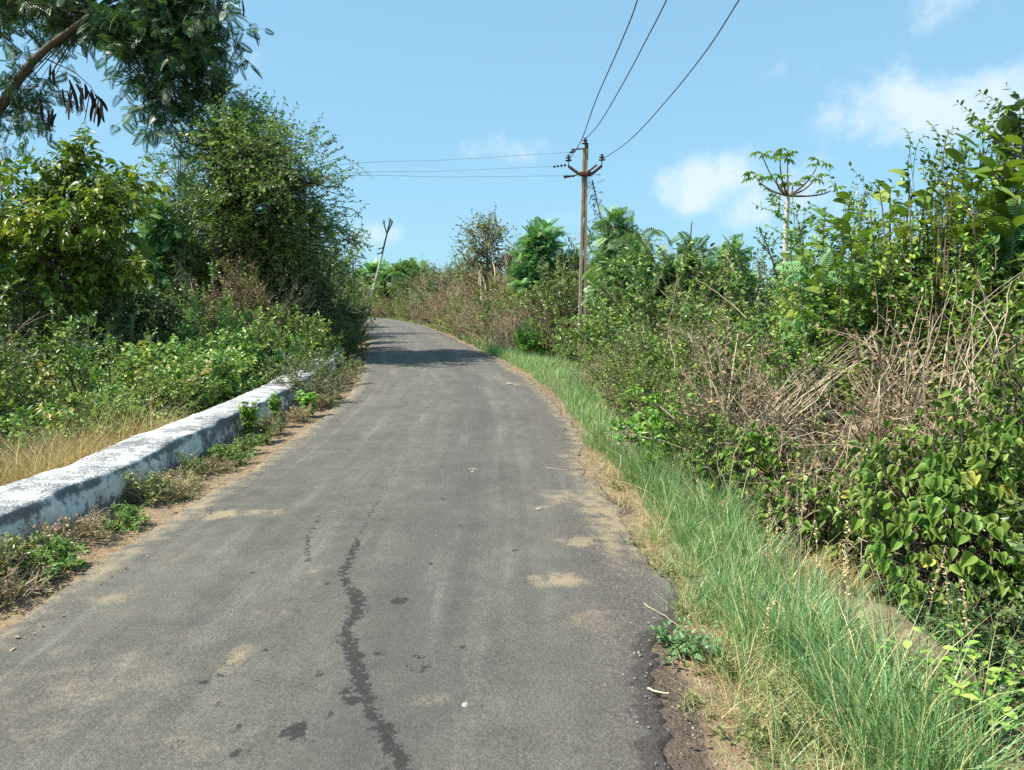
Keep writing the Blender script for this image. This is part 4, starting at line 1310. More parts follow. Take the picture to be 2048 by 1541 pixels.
b = base(1572, 14.0)
root = thing('umbrella_tree', 'slender pale-trunked tree with umbrella-like leaf rosettes against the cloud', 'tree', b)
a = Acc()
fk = rel(1576, 392, 14, b)
a.tubes(np.array([[(0, 0, -.3), tuple(rel(1570, 540, 14, b)), tuple(rel(1572, 450, 14, b)), tuple(fk)]]), np.array([[.07, .055, .045, .036]]), 8, .75)
link('trunk', a.mesh('trunk', MW['pale'], True), root)
a = Acc()
pmm = palmate()
for (u, v, dy) in [(1512, 345, .2), (1575, 296, .1), (1560, 308, -.3), (1636, 318, .1), (1630, 348, -.2), (1525, 300, .3), (1553, 348, -.4), (1585, 360, .4), (1662, 372, -.1)]:
    e = rel(u, v + 10, 14 + dy, b)
    m = fk + (e - fk) * .5 + np.array([(e - fk)[0] * .25, 0, -.08])
    a.tubes(bez(fk[None], m[None], e[None], 8), np.linspace(.022, .008, 8)[None], 5, .6)
    n = 5 if u != 1662 else 2
    for i in range(n):
        an = 6.283 * i / n + rng.uniform(-.4, .4)
        o = link('leaf', pmm, root)
        orient(o, e, (math.cos(an), math.sin(an), rng.uniform(-.25, .5)), (rng.normal(0, .25), rng.normal(0, .25), 1), rng.uniform(.17, .28))
link('branches', a.mesh('branches', MW['trunk'], True), root)
# ivy on its trunk
lf, wd = Acc(), Acc()
n = 70
o_ = np.stack([rng.normal(0, .09, n), rng.normal(0, .09, n), rng.uniform(1.6, 3.0, n)], 1)
twigs_and_leaves(rng, wd, lf, o_, rng.normal(size=(n, 3)), rng.uniform(.08, .3, n), 4, LEAF4, .075, np.full((n, 1), .3), 60, .3, .5, .1, .004)
link('clinging_creeper', lf.mesh('clinging_creeper', ML['dark']), root, kind='stuff')
link('creeper_stems', wd.mesh('creeper_stems', MW['twig']), root, kind='stuff')

# large-leaved saplings at the top of the thicket
TEAK = []
for w, c in ((.52, .25), (.58, .45), (.48, .1)):
    for vv in (.25, .55, .8):
        a = Acc(); v, f = ellip_leaf(w, c, 7); a.add(v, f, vv); TEAK.append(a.mesh('large_leaf', ML['big'], True))


def teak(label, b, tips, size, nl=12):
    root = thing('large_leaf_sapling', label, 'sapling', b)
    a = Acc()
    for e in tips:
        e = np.array(e) - b
        s = np.array([0, 0, -.1]) + e * rng.uniform(.05, .2)
        s[2] = max(0.0, e[2] * .25)
        m = s + (e - s) * .5 + [0, 0, .15]
        a.tubes(bez(np.zeros((1, 3)), (s * .6)[None], s[None], 4), np.full((1, 4), .016), 5, .4)
        a.tubes(bez(s[None], m[None], e[None], 8), np.linspace(.014, .007, 8)[None], 5, .5)
        t = np.linspace(.45, 1, nl)
        for i, tt in enumerate(t):
            p = (1 - tt) ** 2 * s + 2 * tt * (1 - tt) * m + tt * tt * e
            an = i * 1.57 + rng.uniform(-.5, .5)
            if rng.uniform() < .12: continue
            el = .15 + .75 * (tt - .4) + rng.normal(0, .15)
            d = (math.cos(an) * math.cos(el), math.sin(an) * math.cos(el), math.sin(el))
            o = link('leaf', TEAK[int(rng.choice(9, p=[.10, .14, .09, .10, .14, .09, .10, .14, .10]))], root)
            orient(o, p, d, (rng.normal(0, .3) - .2, rng.normal(0, .3), 1), size * rng.uniform(.6, 1.15) * (1.05 - .35 * abs(tt - .8)))
    link('stems', a.mesh('stems', MW['twig'], True), root)
    return root


teak('large-leaved sapling with curled leaves beside the pale-trunked tree', base(1640, 9.2), [P(1600, 470, 9.2), P(1650, 420, 9.2), P(1700, 400, 9.4), P(1690, 460, 8.9), P(1620, 520, 9.0), P(1670, 500, 8.8)], .29, 15)
teak('large-leaved sapling at the middle of the tall thicket crest', base(1800, 8.6), [P(1820, 360, 8.6), P(1780, 390, 8.8), P(1850, 400, 8.3), P(1740, 420, 8.6), P(1880, 440, 8.2), P(1800, 430, 8.3), P(1700, 470, 8.6)], .30, 15)
teak('tallest large-leaved sapling with upright yellow green leaves above the ditch', base(2000, 7.8), [P(1960, 300, 7.8), P(2000, 280, 7.9), P(2045, 290, 7.7), P(1985, 340, 7.5), P(2060, 360, 7.5), P(2100, 300, 8.0), P(1930, 330, 7.9), P(2035, 400, 7.3), P(2010, 320, 7.6)], .33, 15)
teak('low large-leaved sapling sheltered under the thicket crest', base(1690, 8.2), [P(1640, 560, 8.2), P(1700, 590, 8.0), P(1720, 540, 8.2)], .28)


# slender shoots poking above
def shoots(label, tips, d, lm, size, n=12):
    w, l = Acc(), Acc()
    b = base(tips[0][0], d)
    o, dd, L = [], [], []
    for (u, v, u2, v2) in tips:
        p, q = P(u, v, d), P(u2, v2, d)
        o.append(p - b); dd.append(q - p); L.append(np.linalg.norm(q - p))
    o = np.array(o); low = np.stack([o[:, 0] * .5, o[:, 1] * .5, np.full(len(o), .2)], 1)
    w.tubes(bez(low, (low + o) / 2 + [0, 0, .1], o, 5), np.full((len(o), 5), .008), 4, .5)
    twigs_and_leaves(rng, w, l, o, np.array(dd), np.array(L), n, LEAF4, size, np.full((len(o), 1), .35), 65, .0, .6, .0, .006, wob=.05)
    return put('slender_shoots', (w.mesh('shoots', MW['twig']), l.mesh('shoot_leaves', ML[lm])), label, 'shrub', b)


shoots('wispy small-leaved shoots rising between the large-leaved saplings', [(1900, 420, 1910, 255), (1895, 400, 1870, 290), (1930, 400, 1925, 290), (1820, 400, 1815, 325), (1765, 420, 1750, 362), (1880, 380, 1935, 300), (1905, 360, 1945, 250), (1960, 340, 1990, 248)], 8.0, 'dark', .07)
shoots('dark drooping fronds above the tallest large-leaved sapling', [(2040, 330, 2035, 205), (2050, 300, 2025, 240), (2060, 320, 2000, 260), (2075, 330, 2055, 190), (2090, 300, 2080, 190), (2030, 310, 2048, 230)], 7.9, 'dark', .16, 10)

# crest of yellow-green small foliage
CREST = [make_bush(rng, 'crest', 3.0, 1.25, 60, 18, 12, LEAF4, .062, 'yellow', base_var=.55, tl=.5, droop=.2, upb=1.0, low=.15, up=.1, lump=.5, stem_r=.010)]
for i, (u, v, d, s) in enumerate([(1740, 500, 8.3, 1.0), (1850, 450, 8.0, 1.05), (1940, 420, 7.7, 1.0), (1650, 540, 8.7, .8), (1800, 420, 8.8, .9), (1690, 440, 9.8, .9), (1880, 360, 9.6, 1.0), (1960, 320, 9.2, 1.0), (2050, 300, 9.0, 1.1)]):
    p = P(u, v, d); zg = gz(p[0], p[1])[0]
    hgt = p[2] - zg
    put('crest_shrub', CREST[0], 'yellow green small-leaved shrub ' + ['before the middle large-leaved sapling', 'between the two tallest large-leaved saplings', 'under the tallest large-leaved sapling', 'under the sapling beside the pale-trunked tree', 'behind the middle large-leaved sapling', 'behind the sapling beside the pale-trunked tree', 'under the wispy shoots', 'behind the wispy shoots', 'behind the dark drooping fronds'][i], 'shrub', (p[0], p[1], zg), float(rng.uniform(0, 6.28)), (s, s, (hgt + .2) / 3.0), 'yellow green shrubs on the thicket crest')

# ------------------------------------------------------------------ far bushes and trees past the bend
rng = np.random.default_rng(53)
for (u, d, kind, s) in [(740, 75, 'scrub', 2.3), (770, 72, 'scrub', 2.2), (800, 70, 'bright', 3.6), (830, 66, 'scrub', 2.2), (860, 60, 'dead', 2.3), (890, 55, 'dead', 2.1), (845, 64, 'olive', 2.3), (920, 50, 'olive', 1.9), (735, 95, 'olive', 2.6), (715, 110, 'scrub', 2.4), (690, 120, 'olive', 2.2), (660, 120, 'scrub', 2.4), (780, 82, 'olive', 2.8)]:
    rput(kind, base(u, d), s)
FART = make_tree(rng, 'far_tree', [(0, 0, -.3), (.1, 0, 2), (0, .1, 4.5)], [.2, .15, .06], [(0, 0, 4.6, 2.4, 2.4, 1.7, 40), (.9, .3, 3.6, 1.8, 1.8, 1.2, 20), (-1, -.3, 3.4, 1.6, 1.6, 1.2, 20)], LEAF4, .26, 'thorn', 'trunk', 6, .8, 6, .1, .7, 60, .5, .01)
for i in range(22):
    d = rng.uniform(110, 260); u = rng.uniform(600, 1250)
    k = rng.uniform(.7, 1.25) * (1.0 if not 600 < u < 760 else .55)
    put('distant_tree', FART, 'round-crowned green tree far out on the plain', 'tree', base(u, d, 0), float(rng.uniform(0, 6.28)), float(k), 'distant trees on the plain', TR)

# ------------------------------------------------------------------ left-hand thicket
rng = np.random.default_rng(61)
LGR = {'wall': ('leafy_bush', 'green leafy bush right behind the whitewashed wall', 'bush', 'leafy bushes behind the wall'),
       'scrub': ('scrub_bush', 'green small-leaved scrub bush under the trees behind the wall', 'bush', 'scrub bushes under the wall-side trees'),
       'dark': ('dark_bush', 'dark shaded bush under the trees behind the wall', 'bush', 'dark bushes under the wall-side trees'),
       'dead': ('dead_bush', 'brown dry bush under the thorny tree', 'bush', 'dry bushes under the thorny tree'),
       'bright': ('leafy_bush', 'bright leafy plant at the outer edge behind the wall', 'bush', 'bright leafy plants behind the wall'),
       'olive': ('scrub_bush', 'olive half-dry bush behind the wall', 'bush', 'olive bushes behind the wall')}
PRL = dict(PR); PRL['wall'] = WALLB


LL_ = {'wall': 'green leafy bush', 'scrub': 'small-leaved scrub bush', 'dark': 'dark shaded bush', 'dead': 'brown dry bush', 'bright': 'bright leafy plant', 'olive': 'olive half-dry bush'}
LM2 = [(10.5, 'beside the straw coloured grass'), (14.5, 'level with the sprawling wall bush'), (19.5, 'level with the far end of the wall'), (27, 'under the thorny tree'), (999, 'on the inside of the bend')]


def lput(kind, p, s, flat=1.0):
    n, l, c, g_ = LGR[kind]
    row_, lo_ = spot(p, [(4.5, 'close behind the wall'), (8.5, 'in the wall-side thicket'), (999, 'deep in the wall-side thicket')])
    if lo_ > 22: row_ = 'past the wall' if row_.startswith('close') else row_
    l = LL_[kind] + ' ' + row_ + ' ' + [w for q, w in LM2 if lo_ < q][0]
    g_ = l
    ms = PRL[kind][int(rng.integers(len(PRL[kind])))]
    return put(n, ms, l, c, p, float(rng.uniform(0, 6.28)), (s, s, s * flat), g_)


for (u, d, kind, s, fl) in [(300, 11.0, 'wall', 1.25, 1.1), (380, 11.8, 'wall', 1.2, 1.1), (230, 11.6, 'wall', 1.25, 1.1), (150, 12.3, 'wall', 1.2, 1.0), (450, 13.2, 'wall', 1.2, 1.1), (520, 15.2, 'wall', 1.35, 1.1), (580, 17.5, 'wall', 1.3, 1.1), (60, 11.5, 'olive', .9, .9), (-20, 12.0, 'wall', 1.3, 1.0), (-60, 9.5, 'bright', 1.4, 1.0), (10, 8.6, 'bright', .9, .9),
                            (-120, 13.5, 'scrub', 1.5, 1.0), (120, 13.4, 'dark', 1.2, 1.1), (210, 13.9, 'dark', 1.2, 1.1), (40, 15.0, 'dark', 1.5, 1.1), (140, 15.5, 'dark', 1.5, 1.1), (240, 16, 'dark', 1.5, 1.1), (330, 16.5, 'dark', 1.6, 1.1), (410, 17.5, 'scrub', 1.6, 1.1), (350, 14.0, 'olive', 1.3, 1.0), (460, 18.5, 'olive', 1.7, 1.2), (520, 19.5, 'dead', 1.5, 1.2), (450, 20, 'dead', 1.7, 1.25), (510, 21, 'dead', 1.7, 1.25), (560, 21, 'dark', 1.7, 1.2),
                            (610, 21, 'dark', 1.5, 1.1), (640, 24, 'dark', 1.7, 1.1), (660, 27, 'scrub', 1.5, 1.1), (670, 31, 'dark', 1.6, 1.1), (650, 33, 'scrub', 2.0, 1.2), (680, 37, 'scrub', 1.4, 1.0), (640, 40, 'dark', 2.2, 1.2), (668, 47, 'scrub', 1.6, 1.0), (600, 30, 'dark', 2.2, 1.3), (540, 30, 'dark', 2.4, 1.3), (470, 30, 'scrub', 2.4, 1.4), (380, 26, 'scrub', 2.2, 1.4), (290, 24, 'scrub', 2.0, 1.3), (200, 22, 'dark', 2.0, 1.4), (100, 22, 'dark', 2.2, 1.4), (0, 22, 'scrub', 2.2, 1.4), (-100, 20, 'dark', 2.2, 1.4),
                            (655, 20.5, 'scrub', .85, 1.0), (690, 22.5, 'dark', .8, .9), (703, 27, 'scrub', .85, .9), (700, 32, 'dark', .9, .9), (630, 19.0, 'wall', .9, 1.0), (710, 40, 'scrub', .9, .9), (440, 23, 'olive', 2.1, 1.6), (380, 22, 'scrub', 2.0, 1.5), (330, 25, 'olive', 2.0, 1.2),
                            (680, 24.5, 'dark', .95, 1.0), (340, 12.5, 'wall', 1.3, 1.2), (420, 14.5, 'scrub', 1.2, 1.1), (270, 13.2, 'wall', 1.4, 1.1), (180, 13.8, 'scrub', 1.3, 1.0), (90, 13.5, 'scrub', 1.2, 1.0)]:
    lput(kind, base(u, d), s, fl)
# heaps of dry stems and brown brambles on the thorny tree's skirt
for (u, d, s, m) in [(120, 10.2, .8, 0), (60, 9.4, .8, 1), (210, 10.6, .7, 0), (-30, 9.2, .9, 1), (330, 11.4, .5, 1), (20, 8.4, .6, 0), (150, 8.8, .65, 1), (250, 9.4, .6, 0), (90, 8.0, .6, 1)]:
    o = put('cane_heap', TANG[m], 'tangle of dry brown stems behind the whitewashed wall', 'dead plant', base(u, d), float(rng.uniform(0, 6.28)), float(s), 'tangles of dry stems behind the wall', ('canes', 'dead_leaves'))
    for c_ in o.children: c_['kind'] = 'stuff'

BCRP = make_bush(rng, 'brown_creeper', 3.4, 1.2, 54, 16, 11, LEAF2, .07, 'brown', 'twig', base_var=.35, bare=.15, tl=.45, droop=.3)
put('brown_creeper', BCRP, 'reddish brown withered creeper hanging over the skirt of the thorny tree', 'creeper', base(490, 17.4), .7, (.95, .95, 1.05))
put('brown_creeper', BCRP, 'thinner brown withered creeper beside the soft bluish sapling', 'creeper', base(415, 17.8), 2.2, (.7, .7, .85))
for i_, (lo_, s_v, k_, kd) in enumerate([(8.9, -3.75, .72, 'wall'), (9.9, -3.7, .8, 'wall'), (10.9, -3.75, .85, 'wall'), (11.9, -3.7, .95, 'wall'), (13.0, -3.75, 1.0, 'wall'), (14.2, -3.8, 1.05, 'scrub'), (15.5, -3.8, .95, 'wall'), (17, -3.9, 1.0, 'wall'), (18.6, -3.9, .9, 'scrub'), (9.4, -4.9, 1.15, 'wall'), (11.2, -5.0, 1.25, 'scrub'), (12.8, -5.1, 1.3, 'wall'), (14.6, -5.2, 1.3, 'wall'), (7.9, -4.8, .9, 'olive'), (8.4, -6.0, 1.2, 'wall'), (10.0, -6.3, 1.5, 'scrub'), (12.0, -6.5, 1.5, 'wall')]):
    lput(kd, along(lo_, s_v), k_, 1.05)

# ------------------------------------------------------------------ weeds about the wall
rng = np.random.default_rng(71)
SPIKE = make_bush(rng, 'spike', .50, .14, 10, 9, 7, LEAF4, .05, 'bright', base_var=.45, tl=.08, droop=.1, stem_r=.005, tw_r=.002, low=.7)
WEED = make_bush(rng, 'weed', .38, .34, 26, 9, 9, [LEAF2, LEAF4], .034, 'olive', 'cane', base_var=.45, tl=.14, stem_r=.004, tw_r=.0022, low=.05, bare=.25)
DWEED = make_bush(rng, 'dweed', .34, .36, 30, 10, 7, LEAF2, .034, 'brown', 'cane', base_var=.75, tl=.15, stem_r=.004, tw_r=.0024, low=.0, bare=.5)
GWEED = make_bush(rng, 'gweed', .26, .36, 26, 9, 9, LEAF4, .034, 'scrub', base_var=.5, tl=.12, stem_r=.004, tw_r=.002, low=.0)
FOAM = make_bush(rng, 'foambush', .85, .75, 40, 13, 12, LEAF2, .04, 'dark', 'cane', base_var=.85, tl=.22, stem_r=.006, tw_r=.003, low=.0, bare=.1)
p = at_road(12.3, -2.28); put('roadside_bush', FOAM, 'grey green bush sprawling over the whitewashed wall', 'bush', p, .5, (1.0, 1.25, .92))
p = at_road(14.6, -2.35); put('roadside_bush', FOAM, 'smaller grey green bush hanging over the wall further along', 'bush', p, 2.5, (.75, 1.1, .9))
p = at_road(17.5, -2.2); put('roadside_bush', FOAM, 'dark low bush at the road edge where the wall ends', 'bush', p, 1.5, (.5, .9, .5))
p = at_road(21.6, -2.3); put('roadside_bush', FOAM, 'dense low bush closing off the far end of the wall', 'bush', p, 4.0, (.7, 1.0, .85))
put('spike_weed', SPIKE, 'upright leafy weed against the front of the wall', 'weed', at_road(9.0, -2.22), 0, 1.0)
put('spike_weed', SPIKE, 'second upright leafy weed close before the sprawling wall bush', 'weed', at_road(10.1, -2.22), 1, .9)
put('spike_weed', SPIKE, 'teal green leafy weed beneath the sprawling wall bush', 'weed', at_road(11.0, -2.0), 1.7, (1.5, 1.5, .7))
for (lo, s, k, ms) in [(6.3, -2.22, .85, WEED), (6.5, -2.08, .8, DWEED), (6.8, -2.12, .7, DWEED), (7.2, -2.2, .7, WEED), (7.5, -2.05, .6, DWEED), (7.8, -2.1, .8, GWEED), (8.35, -2.1, .75, GWEED), (4.85, -2.25, .9, DWEED), (4.4, -2.2, 1.0, WEED), (5.25, -2.2, .8, DWEED), (3.9, -2.25, 1.1, DWEED), (4.2, -2.0, .8, DWEED), (5.6, -2.05, .6, GWEED), (9.5, -2.15, .8, WEED), (10.6, -2.05, .9, DWEED), (12.0, -1.95, .9, DWEED), (13.2, -2.0, .9, WEED), (15.5, -2.0, 1.0, DWEED), (4.65, -2.05, .8, GWEED), (8.9, -2.05, .5, GWEED)]:
    near_ = 'before the orange stone' if lo < 6 else 'past the orange stone' if lo < 8.6 else 'around the upright wall weeds' if lo < 11.5 else 'beneath the sprawling wall bush'
    l_ = {id(WEED): 'scraggly half-dry olive weed', id(DWEED): 'dead brown twiggy weed', id(GWEED): 'low green weed'}[id(ms)] + ' at the foot of the wall ' + near_
    g_ = l_
    put('wall_weed', ms, l_, 'weed', at_road(lo, s) - [0, 0, .02], float(rng.uniform(0, 6)), float(k), g_)

# ------------------------------------------------------------------ heart-leaved creepers on the ditch side
HEARTS = []
for i in range(6):
    a = Acc(); v, f = heart(.92 + .06 * i); v = v * [1, 1, 1 + .5 * (i % 3)]; a.add(v, f, (.2, .4, .55, .7, .3, .97)[i]); HEARTS.append(a.mesh('heart_leaf', ML['heart'], True))
HT = heart()


def heart_mound(label, c, rad, n, size, parts, seed, zlo=-.3):
    rg = np.random.default_rng(seed)
    b = np.array([c[0], c[1], gz(c[0], c[1])[0]])
    root = thing('heart_leaf_creeper', label, 'creeper', b)
    cz = rg.uniform(zlo, 1, n); th = rg.uniform(0, 6.28, n)
    d = np.stack([np.cos(th) * np.sqrt(1 - cz ** 2), np.sin(th) * np.sqrt(1 - cz ** 2), cz], 1)
    lump = 1 + .20 * np.sin(3.1 * th + 1.3) * (1 - cz) + .17 * np.sin(7 * th + 9 * cz) + .12 * np.sin(5 * cz + 2 * th) + np.where(rg.uniform(0, 1, n) < .06, rg.uniform(.05, .4, n), 0)
    p = np.array(c) + d * np.array(rad) * (lump * (1 - np.abs(rg.normal(0, .10, n))))[:, None]
    nr = unit(d * np.array([1, 1, .8]) + UPV * .45 + rg.normal(0, .38, (n, 3)))
    ax = unit(-UPV * .9 + d * .5 + rg.normal(0, .40, (n, 3)))
    sz = size * rg.uniform(.4, 1.3, n)
    keep = p[:, 2] > gz(p[:, 0], p[:, 1]) + .05
    p, nr, ax, sz = p[keep], nr[keep], ax[keep], sz[keep]
    o_ = p - ax * sz[:, None] * .1
    view = unit(np.array([0, 0, CAM_H]) - p)
    score = sz / np.linalg.norm(p - [0, 0, CAM_H], axis=1) * np.clip((d[keep] * view).sum(1) + .25, 0, 1)
    idx = np.argsort(-score)
    for i in idx[:parts]:
        o = link('leaf', HEARTS[int(rg.choice(6, p=[.2, .22, .22, .18, .14, .04]))], root)
        orient(o, p[i] - b, ax[i], nr[i], float(sz[i]))
    k = idx[parts:]
    a = Acc(); a.leaves(HT, p[k] - b, ax[k], nr[k], sz[k], np.clip(rg.normal(.45, .2, len(k)), 0, 1))
    link('foliage', a.mesh('foliage', ML['heart'], True), root, kind='stuff')
    w = Acc(); m = 90
    q = p[rg.integers(0, len(p), m)] - b
    st = np.stack([rg.normal(0, .15, m), rg.normal(0, .15, m), np.full(m, -.1)], 1)
    w.tubes(bez(st, (st + q) / 2 + [0, 0, .3] + rg.normal(0, .1, (m, 3)), q, 8), np.full((m, 8), .005), 4, rg.uniform(0, .8, m))
    # petioles
    w.tubes(bez(p - b - unit(d[keep]) * .09, p - b - unit(d[keep]) * .04 + [0, 0, .03], p - b, 4), np.full((len(p), 4), .0018), 3, .6)
    link('stems', w.mesh('stems', MW['twig']), root, kind='stuff')
    return root


heart_mound('big bright heart-leaved creeper mound spilling into the ditch', P(1950, 1085, 4.75), (.78, .66, .72), 3000, .074, 300, 3)
heart_mound('heart-leaved creeper climbing beyond the big mound at the ditch', P(2130, 960, 5.0), (.6, .6, .85), 1200, .075, 120, 4)
heart_mound('low heart-leaved creeper hanging over the bare soil hollow', P(1600, 1060, 5.5), (.30, .28, .36), 420, .066, 160, 5)
heart_mound('light green heart-leaved creeper at the foot of the stalk sheaf', P(1500, 945, 6.35), (.42, .36, .34), 900, .060, 200, 6)
heart_mound('small-leaved creeper draped over scrub beyond the stalk sheaf', P(1440, 800, 8.2), (.5, .4, .5), 800, .065, 150, 7)
heart_mound('small creeper patch at the grass edge below the bare saplings', P(1390, 880, 7.4), (.36, .34, .34), 600, .052, 100, 9)
heart_mound('small leafy creeper patch beside the slotted pole verge', P(1310, 805, 9.2), (.40, .36, .36), 600, .055, 80, 10)
heart_mound('sparse creeper between the cane heap and the big heart-leaved mound', P(1720, 960, 6.0), (.35, .3, .3), 150, .075, 80, 8)

# dark fine-leaved bush in the ditch and the bright seedling by the frame edge
rng = np.random.default_rng(83)
DF = make_bush(rng, 'ditch', .75, .55, 40, 13, 12, LEAF2, .036, 'dark', base_var=.6, tl=.2, stem_r=.006, tw_r=.003, low=.0)
for (u, d, s, t_) in [(1960, 4.0, .9, 'dark fine-leaved bush in the ditch below the heart-leaved mound'), (2090, 3.8, 1.0, 'second dark fine-leaved bush deeper along the ditch'), (1850, 4.7, .8, 'dark fine-leaved bush between the soil bank and the heart-leaved mound'), (1700, 5.4, .55, 'small dark bush at the head of the ditch')]:
    put('ditch_bush', DF, t_, 'bush', base(u, d), float(rng.uniform(0, 6)), float(s))
BRL = []
for vv in (.45, .7, .95):
    a = Acc(); v, f = ellip_leaf(.52, .2, 5); a.add(v, f, vv); BRL.append(a.mesh('bright_leaf', ML['bright'], True))
b = base(2040, 2.85)
root = thing('bright_seedling', 'fresh yellow green plant with oval leaves growing on the soil bank', 'plant', b)
a = Acc()
for j in range(34):
    e = np.array([rng.normal(0, .22), rng.normal(0, .18), rng.uniform(.10, .34)])
    m = e * [.4, .4, .75]
    a.tubes(bez(np.zeros((1, 3)), m[None], e[None], 6), np.linspace(.005, .002, 6)[None], 4, .4)
    for i, tt in enumerate(np.linspace(.35, 1, 8)):
        q = 2 * tt * (1 - tt) * m + tt * tt * e
        an = i * 1.57 + j
        o = link('leaf', BRL[int(rng.integers(3))], root)
        orient(o, q, (math.cos(an), math.sin(an), rng.uniform(.1, .8)), (rng.normal(0, .2), rng.normal(0, .2), 1), rng.uniform(.03, .068))
link('stems', a.mesh('stems', MW['twig']), root)
# low round-leaved weed at the asphalt edge
b = G(1385, 1300, .0)
root = thing('creeping_weed', 'flat blue green weed with rounded leaves at the broken asphalt edge', 'weed', b)
w, l = Acc(), Acc()
n = 60
an = rng.uniform(0, 6.28, n)
twigs_and_leaves(rng, w, l, np.stack([rng.normal(0, .06, n), rng.normal(0, .06, n), np.full(n, .01)], 1), np.stack([np.cos(an), np.sin(an), rng.uniform(.1, .9, n)], 1), rng.uniform(.06, .16, n), 6, LEAF4, .036, np.full((n, 1), .4), 60, 0, 1.2, 0, .002)
link('stems', w.mesh('stems', MW['twig']), root, kind='stuff'); link('foliage', l.mesh('foliage', ML['feather']), root, kind='stuff')
# herbs at the bottom of the verge
HERB = make_bush(rng, 'herb', .20, .24, 18, 8, 7, LEAF4, .024, 'olive', base_var=.5, tl=.1, stem_r=.003, tw_r=.0018, low=.0)
for (u, v, s) in [(1400, 1430, .45), (1265, 1095, .45), (1330, 1160, .6), (1450, 1340, .7), (1600, 1470, .8), (1700, 1500, .7), (1380, 1240, .5), (1240, 980, .5), (1560, 1400, .6), (1480, 1490, .6)]:
    q = G(u, v, -.03); put('verge_herb', HERB, 'small bluish green herb on the grassy road verge', 'weed', q, float(rng.uniform(0, 6)), float(s), 'herbs on the road verge')

# ------------------------------------------------------------------ grass
rng = np.random.default_rng(91)


def grass_obj(name, label, tufts, mat, per, hmin, hmax, wid, lean, kind='stuff', rad=.06, var=(.45, .18), dryf=.1, k=3):
    a = Acc()
    n = len(tufts) * per
    i = np.repeat(np.arange(len(tufts)), per)
    an = rng.uniform(0, 6.28, n)
    rr = rad * np.sqrt(rng.uniform(0, 1, n))
    pos = tufts[i].copy()
    pos[:, 0] += np.cos(an) * rr; pos[:, 1] += np.sin(an) * rr
    hs = (hmin + (hmax - hmin) * rng.uniform(0, 1, len(tufts)) ** 1.5)[i] * rng.uniform(.45, 1.1, n)
    hs = hs * np.clip(.85 + .75 * nois(pos[:, 0] * 1.7 + 3, pos[:, 1] * 1.7), .45, 1.3)
    la = an + rng.normal(0, .6, n)
    ll = hs * lean * np.abs(rng.normal(.5, .4, n))
    tl_ = (rng.normal(0, .10, (len(tufts), 2)))[i]
    le = np.stack([np.cos(la) * ll + tl_[:, 0] * hs, np.sin(la) * ll + tl_[:, 1] * hs, 0 * ll], 1)
    fa = rng.uniform(0, 6.28, n)
    fc = np.stack([np.cos(fa), np.sin(fa), 0 * fa], 1)
    va = np.clip((rng.normal(var[0], var[1], len(tufts)))[i] * .6 + rng.normal(var[0], var[1], n) * .4, 0, .85)
    dr = rng.uniform(0, 1, n) < dryf
    va[dr] = rng.uniform(.85, 1, dr.sum())
    a.blades(pos, hs, wid * rng.uniform(.6, 1.3, n), le, fc, va, k)
    o = link(name, a.mesh(name, mat), kind=kind)
    return tag(o, label, 'grass')


def scatter(n, lon0, lon1, s0, s1, dens=None):
    lo = rng.uniform(lon0, lon1, n); s = rng.uniform(s0, s1, n)
    if dens is not None:
        k = rng.uniform(0, 1, n) < dens(lo, s); lo, s = lo[k], s[k]
    p = at_road(lo, s); p[:, 2] = gz(p[:, 0], p[:, 1]) - .02
    return p


def verge_d(lo, s):
    e = 1.68 + .16 * nois(lo * 1.6, lo * .4) + .10 * nois(lo * 4.1, 2 + lo) + .17 * (1 - sstep(lo, 3.1, 4.0)) + .04 * (lo < 9)
    q = sstep(s, e, e + .28) * (1 - sstep(s - 1.0 * np.exp(-((lo - 17.5) / 4) ** 2) + .1 * nois(lo * 2, lo) + .22 * np.exp(-((lo - 9.5) / 3) ** 2), 2.3, 2.85)) * (.35 + .65 * sstep(nois(lo * 2.6, s * 2.6 + 7), -.25, .15))
    x = at_road(lo, s)
    m = np.exp(-(((x[..., 0] - MOUND[0] + .04) / .30) ** 2 + ((x[..., 1] - MOUND[1] + .10) / .55) ** 2))
    m2 = np.exp(-(((x[..., 0] - 1.86) / .3) ** 2 + ((x[..., 1] - 2.75) / .35) ** 2))
    return q * (1 - .90 * np.clip(m * 1.25, 0, 1)) * (1 - .85 * np.clip(m2 * 1.2, 0, 1))


T1 = scatter(4700, 2.4, 9, 1.7, 3.0, verge_d)
grass_obj('verge_grass', 'tall blue green grass on the verge along the broken asphalt edge', T1, ML['grass'], 24, .16, .60, .0062, .75, rad=.07, var=(.5, .3), dryf=.15)
T9 = scatter(800, 4.4, 9, 2.35, 3.2)
grass_obj('dry_grass', 'withered thatch on the ditch slope below the creepers', T9, ML['dry'], 12, .08, .32, .006, 1.2, rad=.09, var=(.45, .3), dryf=.25, k=2)
T2 = scatter(3400, 9, 24, 1.65, 3.9, verge_d)
grass_obj('verge_grass', 'lush green grass at the foot of the slotted pole and verge thicket', T2, ML['grass'], 20, .25, .52, .009, .5, rad=.10, var=(.6, .2), dryf=.14, k=2)
T3 = scatter(1500, 24, 70, 1.75, 3.0, lambda lo, s: sstep(s, 1.75, 1.95) * (1 - sstep(s, 2.4, 3.0)))
grass_obj('verge_grass', 'short far grass strip lining the road before the bend', T3, ML['grass'], 16, .22, .5, .02, .5, rad=.16, dryf=.25, k=2)
T4 = scatter(2600, 2.4, 9.5, 1.56, 2.8, lambda lo, s: .8 * sstep(s, 1.58, 1.8) * (1 - sstep(s, 2.4, 2.8)))
grass_obj('short_grass', 'short dry grass creeping on to the sandy asphalt edge', T4, ML['dry'], 9, .04, .17, .0042, 1.5, rad=.07, var=(.45, .35), dryf=.45, k=2)
